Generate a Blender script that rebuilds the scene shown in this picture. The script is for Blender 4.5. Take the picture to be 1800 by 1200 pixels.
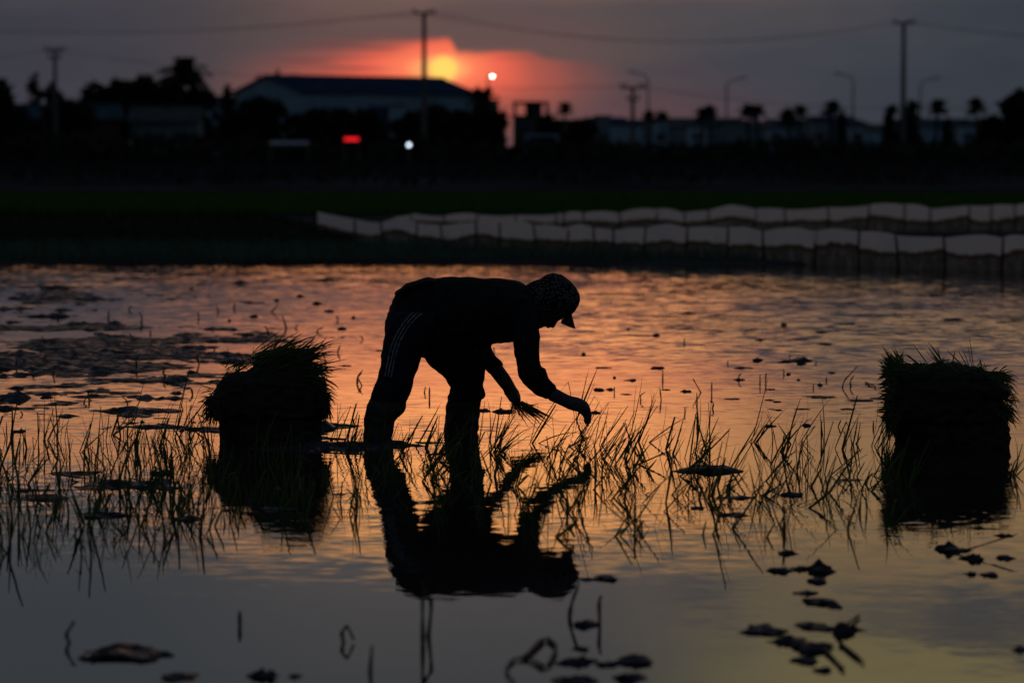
import bpy, bmesh, math, random
import numpy as np
from mathutils import Vector, Matrix, Euler
from mathutils.bvhtree import BVHTree

for o in list(bpy.data.objects):
    bpy.data.objects.remove(o)
SC = bpy.context.scene
COL = SC.collection
R = math.radians
random.seed(7)
rng = np.random.default_rng(11)

# ------------------------------------------------------------------ camera
FPX, HOR, CAMZ = 5400.0, 258.0, 1.28           # focal length in photo pixels, horizon row, eye height (m)
PITCH = math.atan((600 - HOR) / FPX)
cam = bpy.data.cameras.new('camera')
camo = bpy.data.objects.new('camera', cam)
COL.objects.link(camo)
camo.location = (0, 0, CAMZ)
camo.rotation_euler = (math.pi / 2 - PITCH, 0, 0)
cam.sensor_width = 36.0
cam.lens = FPX / 1800 * 36
cam.clip_start = 0.1
cam.clip_end = 9000
cam.dof.use_dof = True
cam.dof.focus_distance = 13.45
cam.dof.aperture_fstop = 3.1
cam.dof.aperture_blades = 0
SC.camera = camo

# ------------------------------------------------------------------ sky
SUN_PX, SUN_E = 780.0, 136.0
SUN_AZ, SUN_EL = (SUN_PX - 900) / FPX, SUN_E / FPX

def s2l(c):
    out = []
    for v in c:
        v = v / 255.0
        out.append(v / 12.92 if v <= 0.04045 else ((v + 0.055) / 1.055) ** 2.4)
    return out

def fresnel(e):
    ci = max(math.sin(e / FPX), 1e-4)
    n = 1.333
    si2 = 1 - ci * ci
    ct = math.sqrt(1 - si2 / n / n)
    rs = (ci - n * ct) / (ci + n * ct)
    rp = (n * ci - ct) / (n * ci + ct)
    return 0.5 * (rs * rs + rp * rp)

world = bpy.data.worlds.new('World')
SC.world = world
world.use_nodes = True
WT = world.node_tree
WT.nodes.clear()

class NG:
    """tiny helper for writing node graphs"""
    def __init__(self, tree):
        self.t = tree
    def new(self, kind, **kw):
        n = self.t.nodes.new(kind)
        for k, v in kw.items():
            setattr(n, k, v)
        return n
    def put(self, sock, v):
        if isinstance(v, bpy.types.NodeSocket):
            self.t.links.new(v, sock)
        elif v is not None:
            if hasattr(sock.default_value, '__len__') and not hasattr(v, '__len__'):
                v = (v,) * len(sock.default_value)
            if hasattr(v, '__len__') and len(v) == 3 and len(sock.default_value) == 4:
                v = (*v, 1)
            sock.default_value = v
    def m(self, op, a, b=None, c=None, clamp=False):
        n = self.new('ShaderNodeMath', operation=op, use_clamp=clamp)
        self.put(n.inputs[0], a)
        if b is not None: self.put(n.inputs[1], b)
        if c is not None: self.put(n.inputs[2], c)
        return n.outputs[0]
    def smooth(self, v, a, b, lo=0.0, hi=1.0):
        n = self.new('ShaderNodeMapRange', interpolation_type='SMOOTHSTEP')
        self.put(n.inputs[0], v)
        for i, x in zip((1, 2, 3, 4), (a, b, lo, hi)):
            self.put(n.inputs[i], x)
        return n.outputs[0]
    def mix(self, f, a, b, blend='MIX'):
        n = self.new('ShaderNodeMix', data_type='RGBA', blend_type=blend, clamp_factor=True)
        self.put(n.inputs[0], f)
        self.put(n.inputs[6], a)
        self.put(n.inputs[7], b)
        return n.outputs[2]
    def ramp(self, v, stops, interp='LINEAR'):
        n = self.new('ShaderNodeValToRGB')
        cr = n.color_ramp
        cr.interpolation = interp
        while len(cr.elements) > 1:
            cr.elements.remove(cr.elements[-1])
        for i, (p, c) in enumerate(stops):
            e = cr.elements[0] if i == 0 else cr.elements.new(p)
            e.position = p
            e.color = (*c, 1)
        self.put(n.inputs[0], v)
        return n.outputs[0]
    def comb(self, x, y, z=0.0):
        n = self.new('ShaderNodeCombineXYZ')
        for i, v in enumerate((x, y, z)):
            self.put(n.inputs[i], v)
        return n.outputs[0]
    def noise(self, vec, scale=1.0, detail=3.0, rough=0.55, dist=0.0, color=False):
        n = self.new('ShaderNodeTexNoise')
        self.put(n.inputs['Vector'], vec)
        n.inputs['Scale'].default_value = scale
        n.inputs['Detail'].default_value = detail
        n.inputs['Roughness'].default_value = rough
        n.inputs['Distortion'].default_value = dist
        return n.outputs[1 if color else 0]

g = NG(WT)
tc = g.new('ShaderNodeTexCoord')
sep = g.new('ShaderNodeSeparateXYZ')
WT.links.new(tc.outputs['Generated'], sep.inputs[0])
AZ = g.m('ARCTAN2', sep.outputs[0], sep.outputs[1])                  # 0 straight ahead (+Y), right positive
P = g.m('MULTIPLY_ADD', AZ, FPX, 900.0)                              # azimuth and elevation in small units (1/5400 rad)
E0 = g.m('MULTIPLY', g.m('ARCSINE', sep.outputs[2]), FPX)
# cloud noise, drawn out along the horizon
cv = g.comb(g.m('DIVIDE', P, 330.0), g.m('DIVIDE', E0, 62.0))
n1 = g.m('SUBTRACT', g.noise(cv, 1.0, 4, 0.55, 0.4), 0.5)
cv2 = g.comb(g.m('DIVIDE', P, 800.0), g.m('DIVIDE', E0, 190.0), 7.3)
n2 = g.m('SUBTRACT', g.noise(cv2, 1.0, 4, 0.55, 0.3), 0.5)
E = g.m('ADD', E0, g.m('MULTIPLY', n2, 70.0))

def wr(e, c, k=1.0):
    f = fresnel(e)
    warm = (1.0, 0.97, 0.80) if c[0] - c[2] > 25 else (1.0, 1.0, 1.0)
    return (e / 1400.0, [min(v / f * k * w_, 4.0) for v, w_ in zip(s2l(c), warm)])
EN = g.m('DIVIDE', E, 1400.0)
rc = g.ramp(EN, [wr(230, (84, 74, 78)), wr(285, (118, 86, 82)), wr(340, (186, 112, 88)), wr(420, (236, 146, 104)),
                 wr(520, (246, 164, 108)), wr(600, (226, 154, 98)), wr(670, (170, 122, 88)), wr(722, (124, 100, 82)),
                 wr(752, (74, 70, 70)), wr(940, (60, 61, 63)), (1.0, (0.075, 0.08, 0.09))])
rl = g.ramp(EN, [wr(230, (68, 64, 71)), wr(320, (74, 66, 70)), wr(390, (104, 80, 74)), wr(465, (184, 122, 90)),
                 wr(540, (172, 122, 90)), wr(612, (96, 84, 80)), wr(690, (64, 65, 68)), wr(760, (56, 59, 63)),
                 wr(940, (53, 57, 61)), (1.0, (0.07, 0.077, 0.09))])
rr = g.ramp(EN, [wr(230, (66, 64, 69)), wr(290, (92, 78, 72)), wr(345, (66, 62, 66)), wr(410, (120, 90, 78)), wr(470, (138, 104, 82)),
                 wr(560, (138, 108, 82)), wr(650, (126, 102, 78)), wr(740, (102, 87, 73)), wr(850, (98, 89, 72)),
                 wr(940, (102, 94, 72)), (1.0, (0.10, 0.10, 0.095))])
wl = g.smooth(P, 700, 150)
wrr = g.smooth(P, 980, 1500)
high = g.mix(wrr, g.mix(wl, rc, rl), rr)
# grey cloud patches in the upper right
patch = g.m('MULTIPLY', g.smooth(n2, 0.02, 0.16), g.m('MULTIPLY', g.smooth(E0, 640, 760), g.smooth(P, 1000, 1300)))
high = g.mix(g.m('MULTIPLY', patch, 0.9), high, (0.095, 0.1, 0.115))

# low sky seen directly
grey = g.ramp(g.m('DIVIDE', g.m('ADD', P, 400.0), 2600.0),
              [(0.0, s2l((58, 61, 72))), (0.2, s2l((62, 61, 70))), (0.42, s2l((82, 75, 75))), (0.5, s2l((78, 73, 74))),
               (0.66, s2l((64, 66, 74))), (0.85, s2l((56, 61, 70))), (1.0, s2l((60, 63, 70)))])
mauve = g.m('MULTIPLY', g.smooth(E0, 170, 30), g.smooth(g.m('ABSOLUTE', g.m('SUBTRACT', P, 950.0)), 560, 40))
grey = g.mix(g.m('MULTIPLY', mauve, 0.8), grey, s2l((112, 74, 78)))
warmtop = g.m('MULTIPLY', g.smooth(E0, 190, 250), g.m('MULTIPLY', g.smooth(P, 330, 640), g.smooth(g.m('ADD', P, g.m('MULTIPLY', n1, 90.0)), 775, 735)))
grey = g.mix(g.m('MULTIPLY', warmtop, .6), grey, s2l((112, 88, 82)))
grey = g.mix(g.m('MULTIPLY_ADD', n2, 1.6, 0.0, clamp=True), grey, s2l((94, 84, 82)))
grey = g.mix(g.m('MULTIPLY_ADD', n2, -1.7, 0.0, clamp=True), grey, s2l((46, 48, 56)))
dx = g.m('SUBTRACT', P, SUN_PX)
dy = g.m('SUBTRACT', E0, SUN_E)
dxs = g.m('MULTIPLY', dx, g.smooth(dx, -40, 40, 0.50, 0.64))
dist = g.m('SQRT', g.m('ADD', g.m('POWER', dxs, 2.0), g.m('POWER', g.m('MULTIPLY', dy, 1.35), 2.0)))
dist = g.m('ADD', dist, g.m('MULTIPLY', g.m('MULTIPLY', n1, 44.0), g.smooth(dist, 25, 110)))
glow = g.ramp(g.m('DIVIDE', dist, 260.0),
              [(0.0, (1.0, 0.54, 0.14)), (0.085, (1.0, 0.38, 0.14)), (0.14, (1.0, 0.21, 0.10)), (0.25, (0.84, 0.135, 0.080)),
               (0.40, (0.42, 0.095, 0.068)), (0.60, (0.19, 0.074, 0.068)), (1.0, (0.080, 0.066, 0.074))])
# ragged lower edge of the cloud bank above the sun
fc = g.new('ShaderNodeFloatCurve')
g.put(fc.inputs['Value'], g.m('DIVIDE', g.m('ADD', P, 100.0), 1600.0, clamp=True))
pts = [(0.0, 0.42), (0.31, 0.49), (0.42, 0.555), (0.50, 0.61), (0.535, 0.64), (0.557, 0.655), (0.564, 0.575), (0.60, 0.565), (0.645, 0.56), (0.662, 0.52), (0.72, 0.49), (1.0, 0.40)]
cu = fc.mapping.curves[0]
while len(cu.points) > 2:
    cu.points.remove(cu.points[1])
cu.points[0].location = pts[0]
cu.points[1].location = pts[-1]
for p_ in pts[1:-1]:
    cu.points.new(*p_)
for p_ in cu.points:
    p_.handle_type = 'VECTOR'
fc.mapping.update()
top = g.m('MULTIPLY', fc.outputs[0], 290.0)
edge = g.m('ADD', g.m('SUBTRACT', top, E0), g.m('MULTIPLY', n1, 26.0))
soft = g.smooth(dx, -190, 10, 34.0, 7.0)
gap = g.smooth(g.m('DIVIDE', edge, soft), -1.0, 1.0)
veil = g.m('MULTIPLY', g.smooth(g.m('ABSOLUTE', dx), 520, 100), g.smooth(dy, 190, 20))
above = g.mix(g.m('MULTIPLY', veil, 0.42), grey, s2l((128, 88, 80)))
low = g.mix(gap, above, g.mix(g.smooth(dist, 235, 150), grey, glow))
streak = g.m('MULTIPLY', g.smooth(g.noise(g.comb(g.m('DIVIDE', P, 420.0), g.m('DIVIDE', E0, 15.0), 3.1), 1.0, 3, 0.5), 0.53, 0.68), g.m('MULTIPLY', g.smooth(dist, 30, 80), g.smooth(dist, 210, 110)))
low = g.mix(g.m('MULTIPLY', streak, 0.65), low, s2l((92, 62, 66)))
disc = g.smooth(g.m('SQRT', g.m('ADD', g.m('POWER', dx, 2.0), g.m('POWER', g.m('MULTIPLY', dy, 1.12), 2.0))), 32, 15)
low = g.mix(g.m('MULTIPLY', disc, gap), low, (1.25, 0.70, 0.14))
sky_col = g.mix(g.smooth(E, 238, 300), low, high)
# dusk sky far from the sunset: Nishita behind thin cloud
nis = g.new('ShaderNodeTexSky', sky_type='NISHITA')
nis.sun_disc = False
nis.sun_elevation = SUN_EL
nis.sun_rotation = SUN_AZ
nis.air_density = 1.4
nis.dust_density = 2.0
nisc = g.new('ShaderNodeVectorMath', operation='SCALE')
WT.links.new(nis.outputs[0], nisc.inputs[0])
nisc.inputs['Scale'].default_value = 0.10
dusk = g.mix(0.55, nisc.outputs[0], (0.036, 0.055, 0.095))
away = g.m('MAXIMUM', g.smooth(E0, 900, 1900), g.smooth(g.m('ABSOLUTE', g.m('SUBTRACT', AZ, SUN_AZ)), 0.45, 1.25))
sky_col = g.mix(away, sky_col, dusk)
bg = g.new('ShaderNodeBackground')
bg.inputs['Strength'].default_value = 1.0
WT.links.new(sky_col, bg.inputs['Color'])
wo = g.new('ShaderNodeOutputWorld')
WT.links.new(bg.outputs[0], wo.inputs['Surface'])

# ------------------------------------------------------------------ sun (low, red, dimmed by haze and cloud)
sl = bpy.data.lights.new('sun', 'SUN')
sl.energy = 0.004
sl.angle = R(0.55)
sl.color = (1.0, 0.55, 0.3)
so = bpy.data.objects.new('sun', sl)
COL.objects.link(so)
sdir = Vector((math.sin(SUN_AZ) * math.cos(SUN_EL), math.cos(SUN_AZ) * math.cos(SUN_EL), math.sin(SUN_EL)))
so.rotation_euler = (-sdir).to_track_quat('-Z', 'Y').to_euler()
so.location = (0, 40, 30)

vs = SC.view_settings
vs.view_transform = 'Standard'
vs.look = 'None'
vs.exposure = 0.0
vs.gamma = 1.0
vs.use_curve_mapping = False
SC.render.engine = 'CYCLES'
SC.cycles.use_denoising = True
SC.cycles.use_adaptive_sampling = True
SC.cycles.adaptive_threshold = 0.02
SC.cycles.max_bounces = 4
SC.cycles.diffuse_bounces = 1
SC.cycles.glossy_bounces = 3
SC.cycles.transmission_bounces = 3
SC.cycles.sample_clamp_indirect = 3.0
SC.cycles.caustics_reflective = False
SC.cycles.caustics_refractive = False

# ------------------------------------------------------------------ helpers
FW = Vector((0, math.cos(PITCH), -math.sin(PITCH)))
UP = Vector((0, math.sin(PITCH), math.cos(PITCH)))
def at(px, py, Y):
    """point that stands Y metres ahead along the ground, seen at photo position px, py"""
    d = FW + Vector(((px - 900) / FPX, 0, 0)) - UP * ((py - 600) / FPX)
    d *= Y / d.y
    return Vector((d.x, Y, d.z + CAMZ))
def gr(px, py, z=0.0):
    d = FW + Vector(((px - 900) / FPX, 0, 0)) - UP * ((py - 600) / FPX)
    d *= (z - CAMZ) / d.z
    return Vector((d.x, d.y, z))

def tag(o, label=None, cat=None, group=None, kind=None):
    if label: o['label'] = label
    if cat: o['category'] = cat
    if group: o['group'] = group
    if kind: o['kind'] = kind
    return o
def link(o, parent=None):
    COL.objects.link(o)
    if parent is not None:
        o.parent = parent
    return o
def empty(name, loc=(0, 0, 0), rz=0.0):
    o = bpy.data.objects.new(name, None)
    o.empty_display_size = 0.1
    link(o)
    o.location = loc
    o.rotation_euler = (0, 0, rz)
    return o
def mobj(name, me, m=None, parent=None, smooth=False):
    o = bpy.data.objects.new(name, me)
    if m and not me.materials:
        me.materials.append(m)
    if smooth:
        me.polygons.foreach_set('use_smooth', [True] * len(me.polygons))
    link(o, parent)
    return o
def pyobj(name, V, F, m=None, parent=None, smooth=False):
    me = bpy.data.meshes.new(name)
    me.from_pydata([tuple(v) for v in V], [], F)
    me.update()
    return mobj(name, me, m, parent, smooth)
def quads_mesh(name, V, Q):
    """fast mesh from numpy: V (n,3), Q (m,4)"""
    me = bpy.data.meshes.new(name)
    me.vertices.add(len(V)); me.vertices.foreach_set('co', np.asarray(V, np.float32).ravel())
    Q = np.asarray(Q, np.int32); k = Q.shape[1]
    me.loops.add(Q.size); me.loops.foreach_set('vertex_index', Q.ravel())
    me.polygons.add(len(Q))
    me.polygons.foreach_set('loop_start', np.arange(0, Q.size, k, dtype=np.int32))
    me.update(calc_edges=True)
    return me

class MB:
    def __init__(self):
        self.V, self.F = [], []
    def box(self, c, s, rz=0.0, rx=0.0, ry=0.0):
        M = Matrix.Translation(Vector(c)) @ Euler((rx, ry, rz)).to_matrix().to_4x4()
        n = len(self.V)
        for z in (-.5, .5):
            for y in (-.5, .5):
                for x in (-.5, .5):
                    self.V.append(M @ Vector((x * s[0], y * s[1], z * s[2])))
        for f in ((0, 2, 3, 1), (4, 5, 7, 6), (0, 1, 5, 4), (2, 6, 7, 3), (0, 4, 6, 2), (1, 3, 7, 5)):
            self.F.append(tuple(n + i for i in f))
        return self
    def tube(self, pts, rad, seg=6):
        pts = [Vector(p) for p in pts]
        if not hasattr(rad, '__len__'):
            rad = [rad] * len(pts)
        n0 = len(self.V)
        for i, p in enumerate(pts):
            t = (pts[min(i + 1, len(pts) - 1)] - pts[max(i - 1, 0)]).normalized()
            a = t.cross(Vector((0, 1, 0) if abs(t.y) < .9 else (1, 0, 0))).normalized()
            b = t.cross(a)
            for k in range(seg):
                w = 2 * math.pi * k / seg
                self.V.append(p + (a * math.cos(w) + b * math.sin(w)) * rad[i])
        for i in range(len(pts) - 1):
            for k in range(seg):
                k2 = (k + 1) % seg
                self.F.append((n0 + i * seg + k, n0 + i * seg + k2, n0 + (i + 1) * seg + k2, n0 + (i + 1) * seg + k))
        self.F.append(tuple(n0 + k for k in range(seg))[::-1])
        self.F.append(tuple(n0 + (len(pts) - 1) * seg + k for k in range(seg)))
        return self
    def poly(self, pts):
        n = len(self.V)
        self.V += [Vector(p) for p in pts]
        self.F.append(tuple(range(n, n + len(pts))))
        return self
    def build(self, name, m=None, parent=None, smooth=False):
        return pyobj(name, self.V, self.F, m, parent, smooth)

# value noise in numpy
_perm = np.random.default_rng(3).random((256, 256))
def vnoise(x, y):
    xi = np.floor(x).astype(int); yi = np.floor(y).astype(int)
    fx = x - xi; fy = y - yi
    fx = fx * fx * (3 - 2 * fx); fy = fy * fy * (3 - 2 * fy)
    a = _perm[xi % 256, yi % 256]; b = _perm[(xi + 1) % 256, yi % 256]
    c = _perm[xi % 256, (yi + 1) % 256]; d = _perm[(xi + 1) % 256, (yi + 1) % 256]
    return (a * (1 - fx) + b * fx) * (1 - fy) + (c * (1 - fx) + d * fx) * fy
def fbm(x, y, o=4):
    s = 0; a = 1; t = 0
    for i in range(o):
        s = s + a * vnoise(x * 2 ** i + 17.3 * i, y * 2 ** i + 5.1 * i); t += a; a *= .5
    return s / t
def sst(x, a, b):
    t = np.clip((x - a) / (b - a), 0, 1)
    return t * t * (3 - 2 * t)

# ------------------------------------------------------------------ materials
MATS = {}
def mat(name, base, rough=0.7, var=0.35, scale=6.0, spec=0.3, trans=None, emit=None):
    if name in MATS:
        return MATS[name]
    m = bpy.data.materials.new(name)
    m.use_nodes = True
    h = NG(m.node_tree)
    b = m.node_tree.nodes['Principled BSDF']
    tcn = h.new('ShaderNodeTexCoord')
    n = h.noise(tcn.outputs['Object'], scale, 4, 0.6)
    dark = [v * (1 - var) for v in base]
    light = [min(v * (1 + var), 1) for v in base]
    h.put(b.inputs['Base Color'], h.mix(h.smooth(n, 0.3, 0.7), dark, light))
    b.inputs['Roughness'].default_value = rough
    b.inputs['Specular IOR Level'].default_value = spec
    if emit:
        b.inputs['Emission Color'].default_value = (*emit[0], 1)
        b.inputs['Emission Strength'].default_value = emit[1]
    if trans:
        out = m.node_tree.nodes['Material Output']
        t = h.new('ShaderNodeBsdfTranslucent')
        h.put(t.inputs['Color'], trans[0])
        mx = h.new('ShaderNodeMixShader')
        mx.inputs[0].default_value = trans[1]
        m.node_tree.links.new(b.outputs[0], mx.inputs[1])
        m.node_tree.links.new(t.outputs[0], mx.inputs[2])
        m.node_tree.links.new(mx.outputs[0], out.inputs['Surface'])
    MATS[name] = m
    return m

M_LEAF = mat('rice leaf', (0.045, 0.085, 0.018), 0.5, 0.35, 9, 0.3, ((0.07, 0.13, 0.02), 0.25))
M_STRAW = mat('wet straw', (0.05, 0.042, 0.03), 0.6, 0.4, 30)
M_MUD = mat('wet mud', (0.032, 0.036, 0.050), 0.6, 0.5, 14, 0.06)  # blue tint in the base colour stands in for reflected sky
M_SOIL = mat('root soil', (0.022, 0.019, 0.015), 0.85, 0.5, 20, 0.2)
M_ROOT = mat('rice roots', (0.05, 0.04, 0.028), 0.8, 0.4, 20, 0.2)
M_GROUND = None

def mud_material():
    m = M_MUD
    h = NG(m.node_tree)
    b = m.node_tree.nodes['Principled BSDF']
    geo = h.new('ShaderNodeNewGeometry')
    n = h.noise(geo.outputs['Position'], 11.0, 4, .65)
    h.put(b.inputs['Roughness'], h.smooth(n, .38, .62, .22, .8))
    h.put(b.inputs['Specular IOR Level'], h.smooth(n, .40, .60, .15, .03))
    bp = h.new('ShaderNodeBump')
    bp.inputs['Strength'].default_value = .6
    bp.inputs['Distance'].default_value = .02
    h.put(bp.inputs['Height'], h.noise(geo.outputs['Position'], 45.0, 3, .6))
    m.node_tree.links.new(bp.outputs[0], b.inputs['Normal'])
mud_material()

def water_material():
    m = bpy.data.materials.new('paddy water')
    m.use_nodes = True
    h = NG(m.node_tree)
    b = m.node_tree.nodes['Principled BSDF']
    b.inputs['Base Color'].default_value = (0.022, 0.019, 0.017, 1)
    b.inputs['Roughness'].default_value = 0.015
    b.inputs['IOR'].default_value = 1.333
    geo = h.new('ShaderNodeNewGeometry')
    sp = h.new('ShaderNodeSeparateXYZ')
    m.node_tree.links.new(geo.outputs['Position'], sp.inputs[0])
    X, Y = sp.outputs[0], sp.outputs[1]
    def slopes(sx, sy, seed, detail):
        v = h.comb(h.m('MULTIPLY', X, sx), h.m('MULTIPLY', Y, sy), seed)
        c = h.noise(v, 1.0, detail, 0.5, 0.3, color=True)
        q = h.new('ShaderNodeSeparateXYZ')
        m.node_tree.links.new(c, q.inputs[0])
        return h.m('SUBTRACT', q.outputs[0], 0.5), h.m('SUBTRACT', q.outputs[1], 0.5)
    big = slopes(1.1, 2.4, 1.0, 2)
    midw = slopes(6.5, 13.0, 4.0, 2)
    fine = slopes(11.0, 30.0, 9.0, 2)
    # calm and breeze-ruffled patches
    pat = h.noise(h.comb(h.m('MULTIPLY', X, 0.35), h.m('MULTIPLY', Y, 0.22), 2.0), 1.0, 3, 0.55)
    calm = h.m('MULTIPLY', h.smooth(pat, 0.36, 0.60, 0.45, 1.0), h.smooth(Y, 8.8, 10.8, 0.35, 1.0))
    br_r = h.m('MULTIPLY', h.smooth(Y, 16.5, 23.0), h.smooth(X, -1.2, 2.0))
    breeze = h.m('MAXIMUM', br_r, h.smooth(Y, 25.5, 30.0, 0.0, 0.7))
    a_big = h.m('MULTIPLY_ADD', breeze, 0.040, 0.008)
    a_mid = h.m('MULTIPLY', calm, h.m('MULTIPLY_ADD', breeze, 0.170, 0.030))
    a_fin = h.m('MULTIPLY', calm, h.m('MULTIPLY_ADD', breeze, 0.110, 0.052))
    # rings spreading from the farmer's legs
    rings = [0.0, 0.0]
    for cx, cy in ((-0.58, 13.28), (-0.22, 13.74)):
        ox, oy = h.m('SUBTRACT', X, cx), h.m('SUBTRACT', Y, cy)
        r_ = h.m('MAXIMUM', h.m('SQRT', h.m('ADD', h.m('MULTIPLY', ox, ox), h.m('MULTIPLY', oy, oy))), .05)
        a_ = h.m('MULTIPLY', h.m('SINE', h.m('MULTIPLY', r_, 46.0)), h.smooth(r_, 1.5, .1, 0.0, .016))
        rings = [h.m('ADD', rings[0], h.m('MULTIPLY', a_, h.m('DIVIDE', ox, r_))), h.m('ADD', rings[1], h.m('MULTIPLY', a_, h.m('DIVIDE', oy, r_)))]
    def tot(i):
        return h.m('ADD', rings[i], tot0(i))
    def tot0(i):
        return h.m('ADD', h.m('ADD', h.m('MULTIPLY', big[i], a_big), h.m('MULTIPLY', midw[i], a_mid)), h.m('MULTIPLY', fine[i], a_fin))
    nv = h.new('ShaderNodeVectorMath', operation='NORMALIZE')
    m.node_tree.links.new(h.comb(tot(0), tot(1), 1.0), nv.inputs[0])
    m.node_tree.links.new(nv.outputs[0], b.inputs['Normal'])
    return m

def ground_material():
    m = bpy.data.materials.new('field soil and grass')
    m.use_nodes = True
    h = NG(m.node_tree)
    b = m.node_tree.nodes['Principled BSDF']
    geo = h.new('ShaderNodeNewGeometry')
    sp = h.new('ShaderNodeSeparateXYZ')
    m.node_tree.links.new(geo.outputs['Position'], sp.inputs[0])
    v = h.comb(h.m('MULTIPLY', sp.outputs[0], 0.12), h.m('MULTIPLY', sp.outputs[1], 0.3))
    n = h.noise(v, 1.0, 4, 0.6)
    soil = h.mix(h.smooth(n, 0.35, 0.65), (0.014, 0.014, 0.016), (0.075, 0.072, 0.075))
    yj = h.m('ADD', sp.outputs[1], h.m('MULTIPLY', h.noise(h.comb(h.m('MULTIPLY', sp.outputs[0], .25), 0.0, 5.0), 1.0, 3, .6), 9.0))
    fieldg = h.m('MULTIPLY', h.smooth(yj, 58.0, 64.0), h.smooth(yj, 88.0, 76.0))
    h.put(b.inputs['Base Color'], h.mix(fieldg, soil, (0.02, 0.05, 0.01)))
    b.inputs['Roughness'].default_value = 0.9
    b.inputs['Specular IOR Level'].default_value = 0.0
    return m

# ------------------------------------------------------------------ ground, paddy bed, water
EDGE_X = [-60, -6, 0, 1.25, 1.9, 2.53, 3.3, 4.0, 4.76, 6.5, 12, 60]
EDGE_Y = [33.8, 33.5, 33.3, 33.3, 33.5, 33.6, 33.4, 33.0, 32.2, 31.0, 29, 28]
def y_edge(x):
    return np.interp(x, EDGE_X, EDGE_Y)

rowsY = np.concatenate([np.linspace(-30, 25, 12), np.linspace(25.6, 48, 76), np.geomspace(49, 260, 90), np.geomspace(275, 6000, 34)])
colsU = np.linspace(-1, 1, 181)
YY, UU = np.meshgrid(rowsY, colsU, indexing='ij')
XX = UU * (26 + np.maximum(YY, 0) * 0.42)
S = YY - y_edge(XX)
ZZ = -0.22 + 0.25 * sst(S, -0.45, 0.15)
ZZ += sst(S, 0, 1.5) * 0.03 * (fbm(XX * 1.1, YY * 1.6) - .5)
ZZ += sst(YY, 44, 60) * 0.04 + sst(YY, 86, 120) * (0.18 * (fbm(XX * .05, YY * .22) - .4))
nr, nc = YY.shape
idx = np.arange(nr * nc).reshape(nr, nc)
Q = np.stack([idx[:-1, :-1], idx[:-1, 1:], idx[1:, 1:], idx[1:, :-1]], -1).reshape(-1, 4)
gme = quads_mesh('ground', np.stack([XX, YY, ZZ], -1).reshape(-1, 3), Q)
gro = mobj('ground', gme, ground_material(), smooth=True)
tag(gro, 'dark flat farmland running back to the town', kind='structure')

wv = [(x, y, 0) for y in (-25, 35) for x in (-60, 60)]
water = pyobj('water', wv, [(0, 1, 3, 2)], water_material())
tag(water, 'shallow flooded paddy water mirroring the sunset', kind='structure')

# the mud bed: a relief that breaks the surface as low wet banks, mostly on the left
rY = 1 / np.linspace(1 / 6.5, 1 / 34.5, 700)
uX = np.linspace(-1, 1, 760)
BY, BU = np.meshgrid(rY, uX, indexing='ij')
BX = BU * (BY * 0.19 + 0.8)
PXX = 900 + BX / BY * FPX
PYY = HOR + CAMZ * FPX / BY
base = fbm(BX * 0.42, BY * 0.55, 4)
fine_ = fbm(BX * 2.3 + 9, BY * 2.5 + 3, 6) + (fbm(BX * 4.6, BY * 7, 5) - .5) * .62
gain = np.zeros_like(BX) - 0.32
def blob(cx, cy, rx, ry, a):
    global gain
    gain = gain + a * np.exp(-(((PXX - cx) / rx) ** 2 + ((PYY - cy) / ry) ** 2))
blob(20, 600, 440, 90, 0.245)
blob(90, 560, 300, 12, 0.06)
blob(300, 600, 260, 6, 0.12)
blob(120, 645, 260, 8, 0.07)
blob(60, 690, 200, 8, 0.08)
blob(250, 665, 330, 50, 0.20)
blob(200, 735, 300, 34, 0.20)
blob(330, 577, 330, 7, 0.22)
blob(300, 632, 300, 6, 0.10)
blob(150, 880, 260, 70, 0.19)
blob(450, 830, 240, 60, 0.19)
blob(700, 790, 260, 34, 0.19)
blob(1250, 830, 330, 22, 0.21)
blob(1300, 885, 300, 35, 0.16)
blob(1545, 783, 50, 8, 0.30)
blob(470, 790, 100, 5, 0.32)
blob(1690, 797, 100, 5, 0.30)
blob(660, 784, 50, 4, 0.26)
blob(815, 764, 50, 3, 0.22)
blob(0, 520, 260, 40, 0.15)
hgt = (base - 0.5) * .62 + (fine_ - 0.5) * 0.72 + gain
BZ = np.where(hgt > 0, np.minimum(hgt * 0.05, 0.004 + hgt * .03), hgt * 0.6)
BZ = BZ + np.where(hgt > 0, ((fbm(BX * 13, BY * 9, 5) - .45) * .022 + np.maximum(fbm(BX * 6 + 3, BY * 5, 5) - .55, 0) * .10) * np.clip(hgt * 9, 0, 1), 0) - 0.0012
nr, nc = BY.shape
idx = np.arange(nr * nc).reshape(nr, nc)
Q = np.stack([idx[:-1, :-1], idx[:-1, 1:], idx[1:, 1:], idx[1:, :-1]], -1).reshape(-1, 4)
keep = (BZ.reshape(-1)[Q].max(1) > -0.012)
Q = Q[keep]
used, inv = np.unique(Q, return_inverse=True)
bme = quads_mesh('mud_bank', np.stack([BX, BY, BZ], -1).reshape(-1, 3)[used], inv.reshape(-1, 4))
bed = mobj('mud_bank', bme, M_MUD, smooth=True)
tag(bed, 'low wet mud banks breaking the paddy surface', kind='structure')

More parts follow.
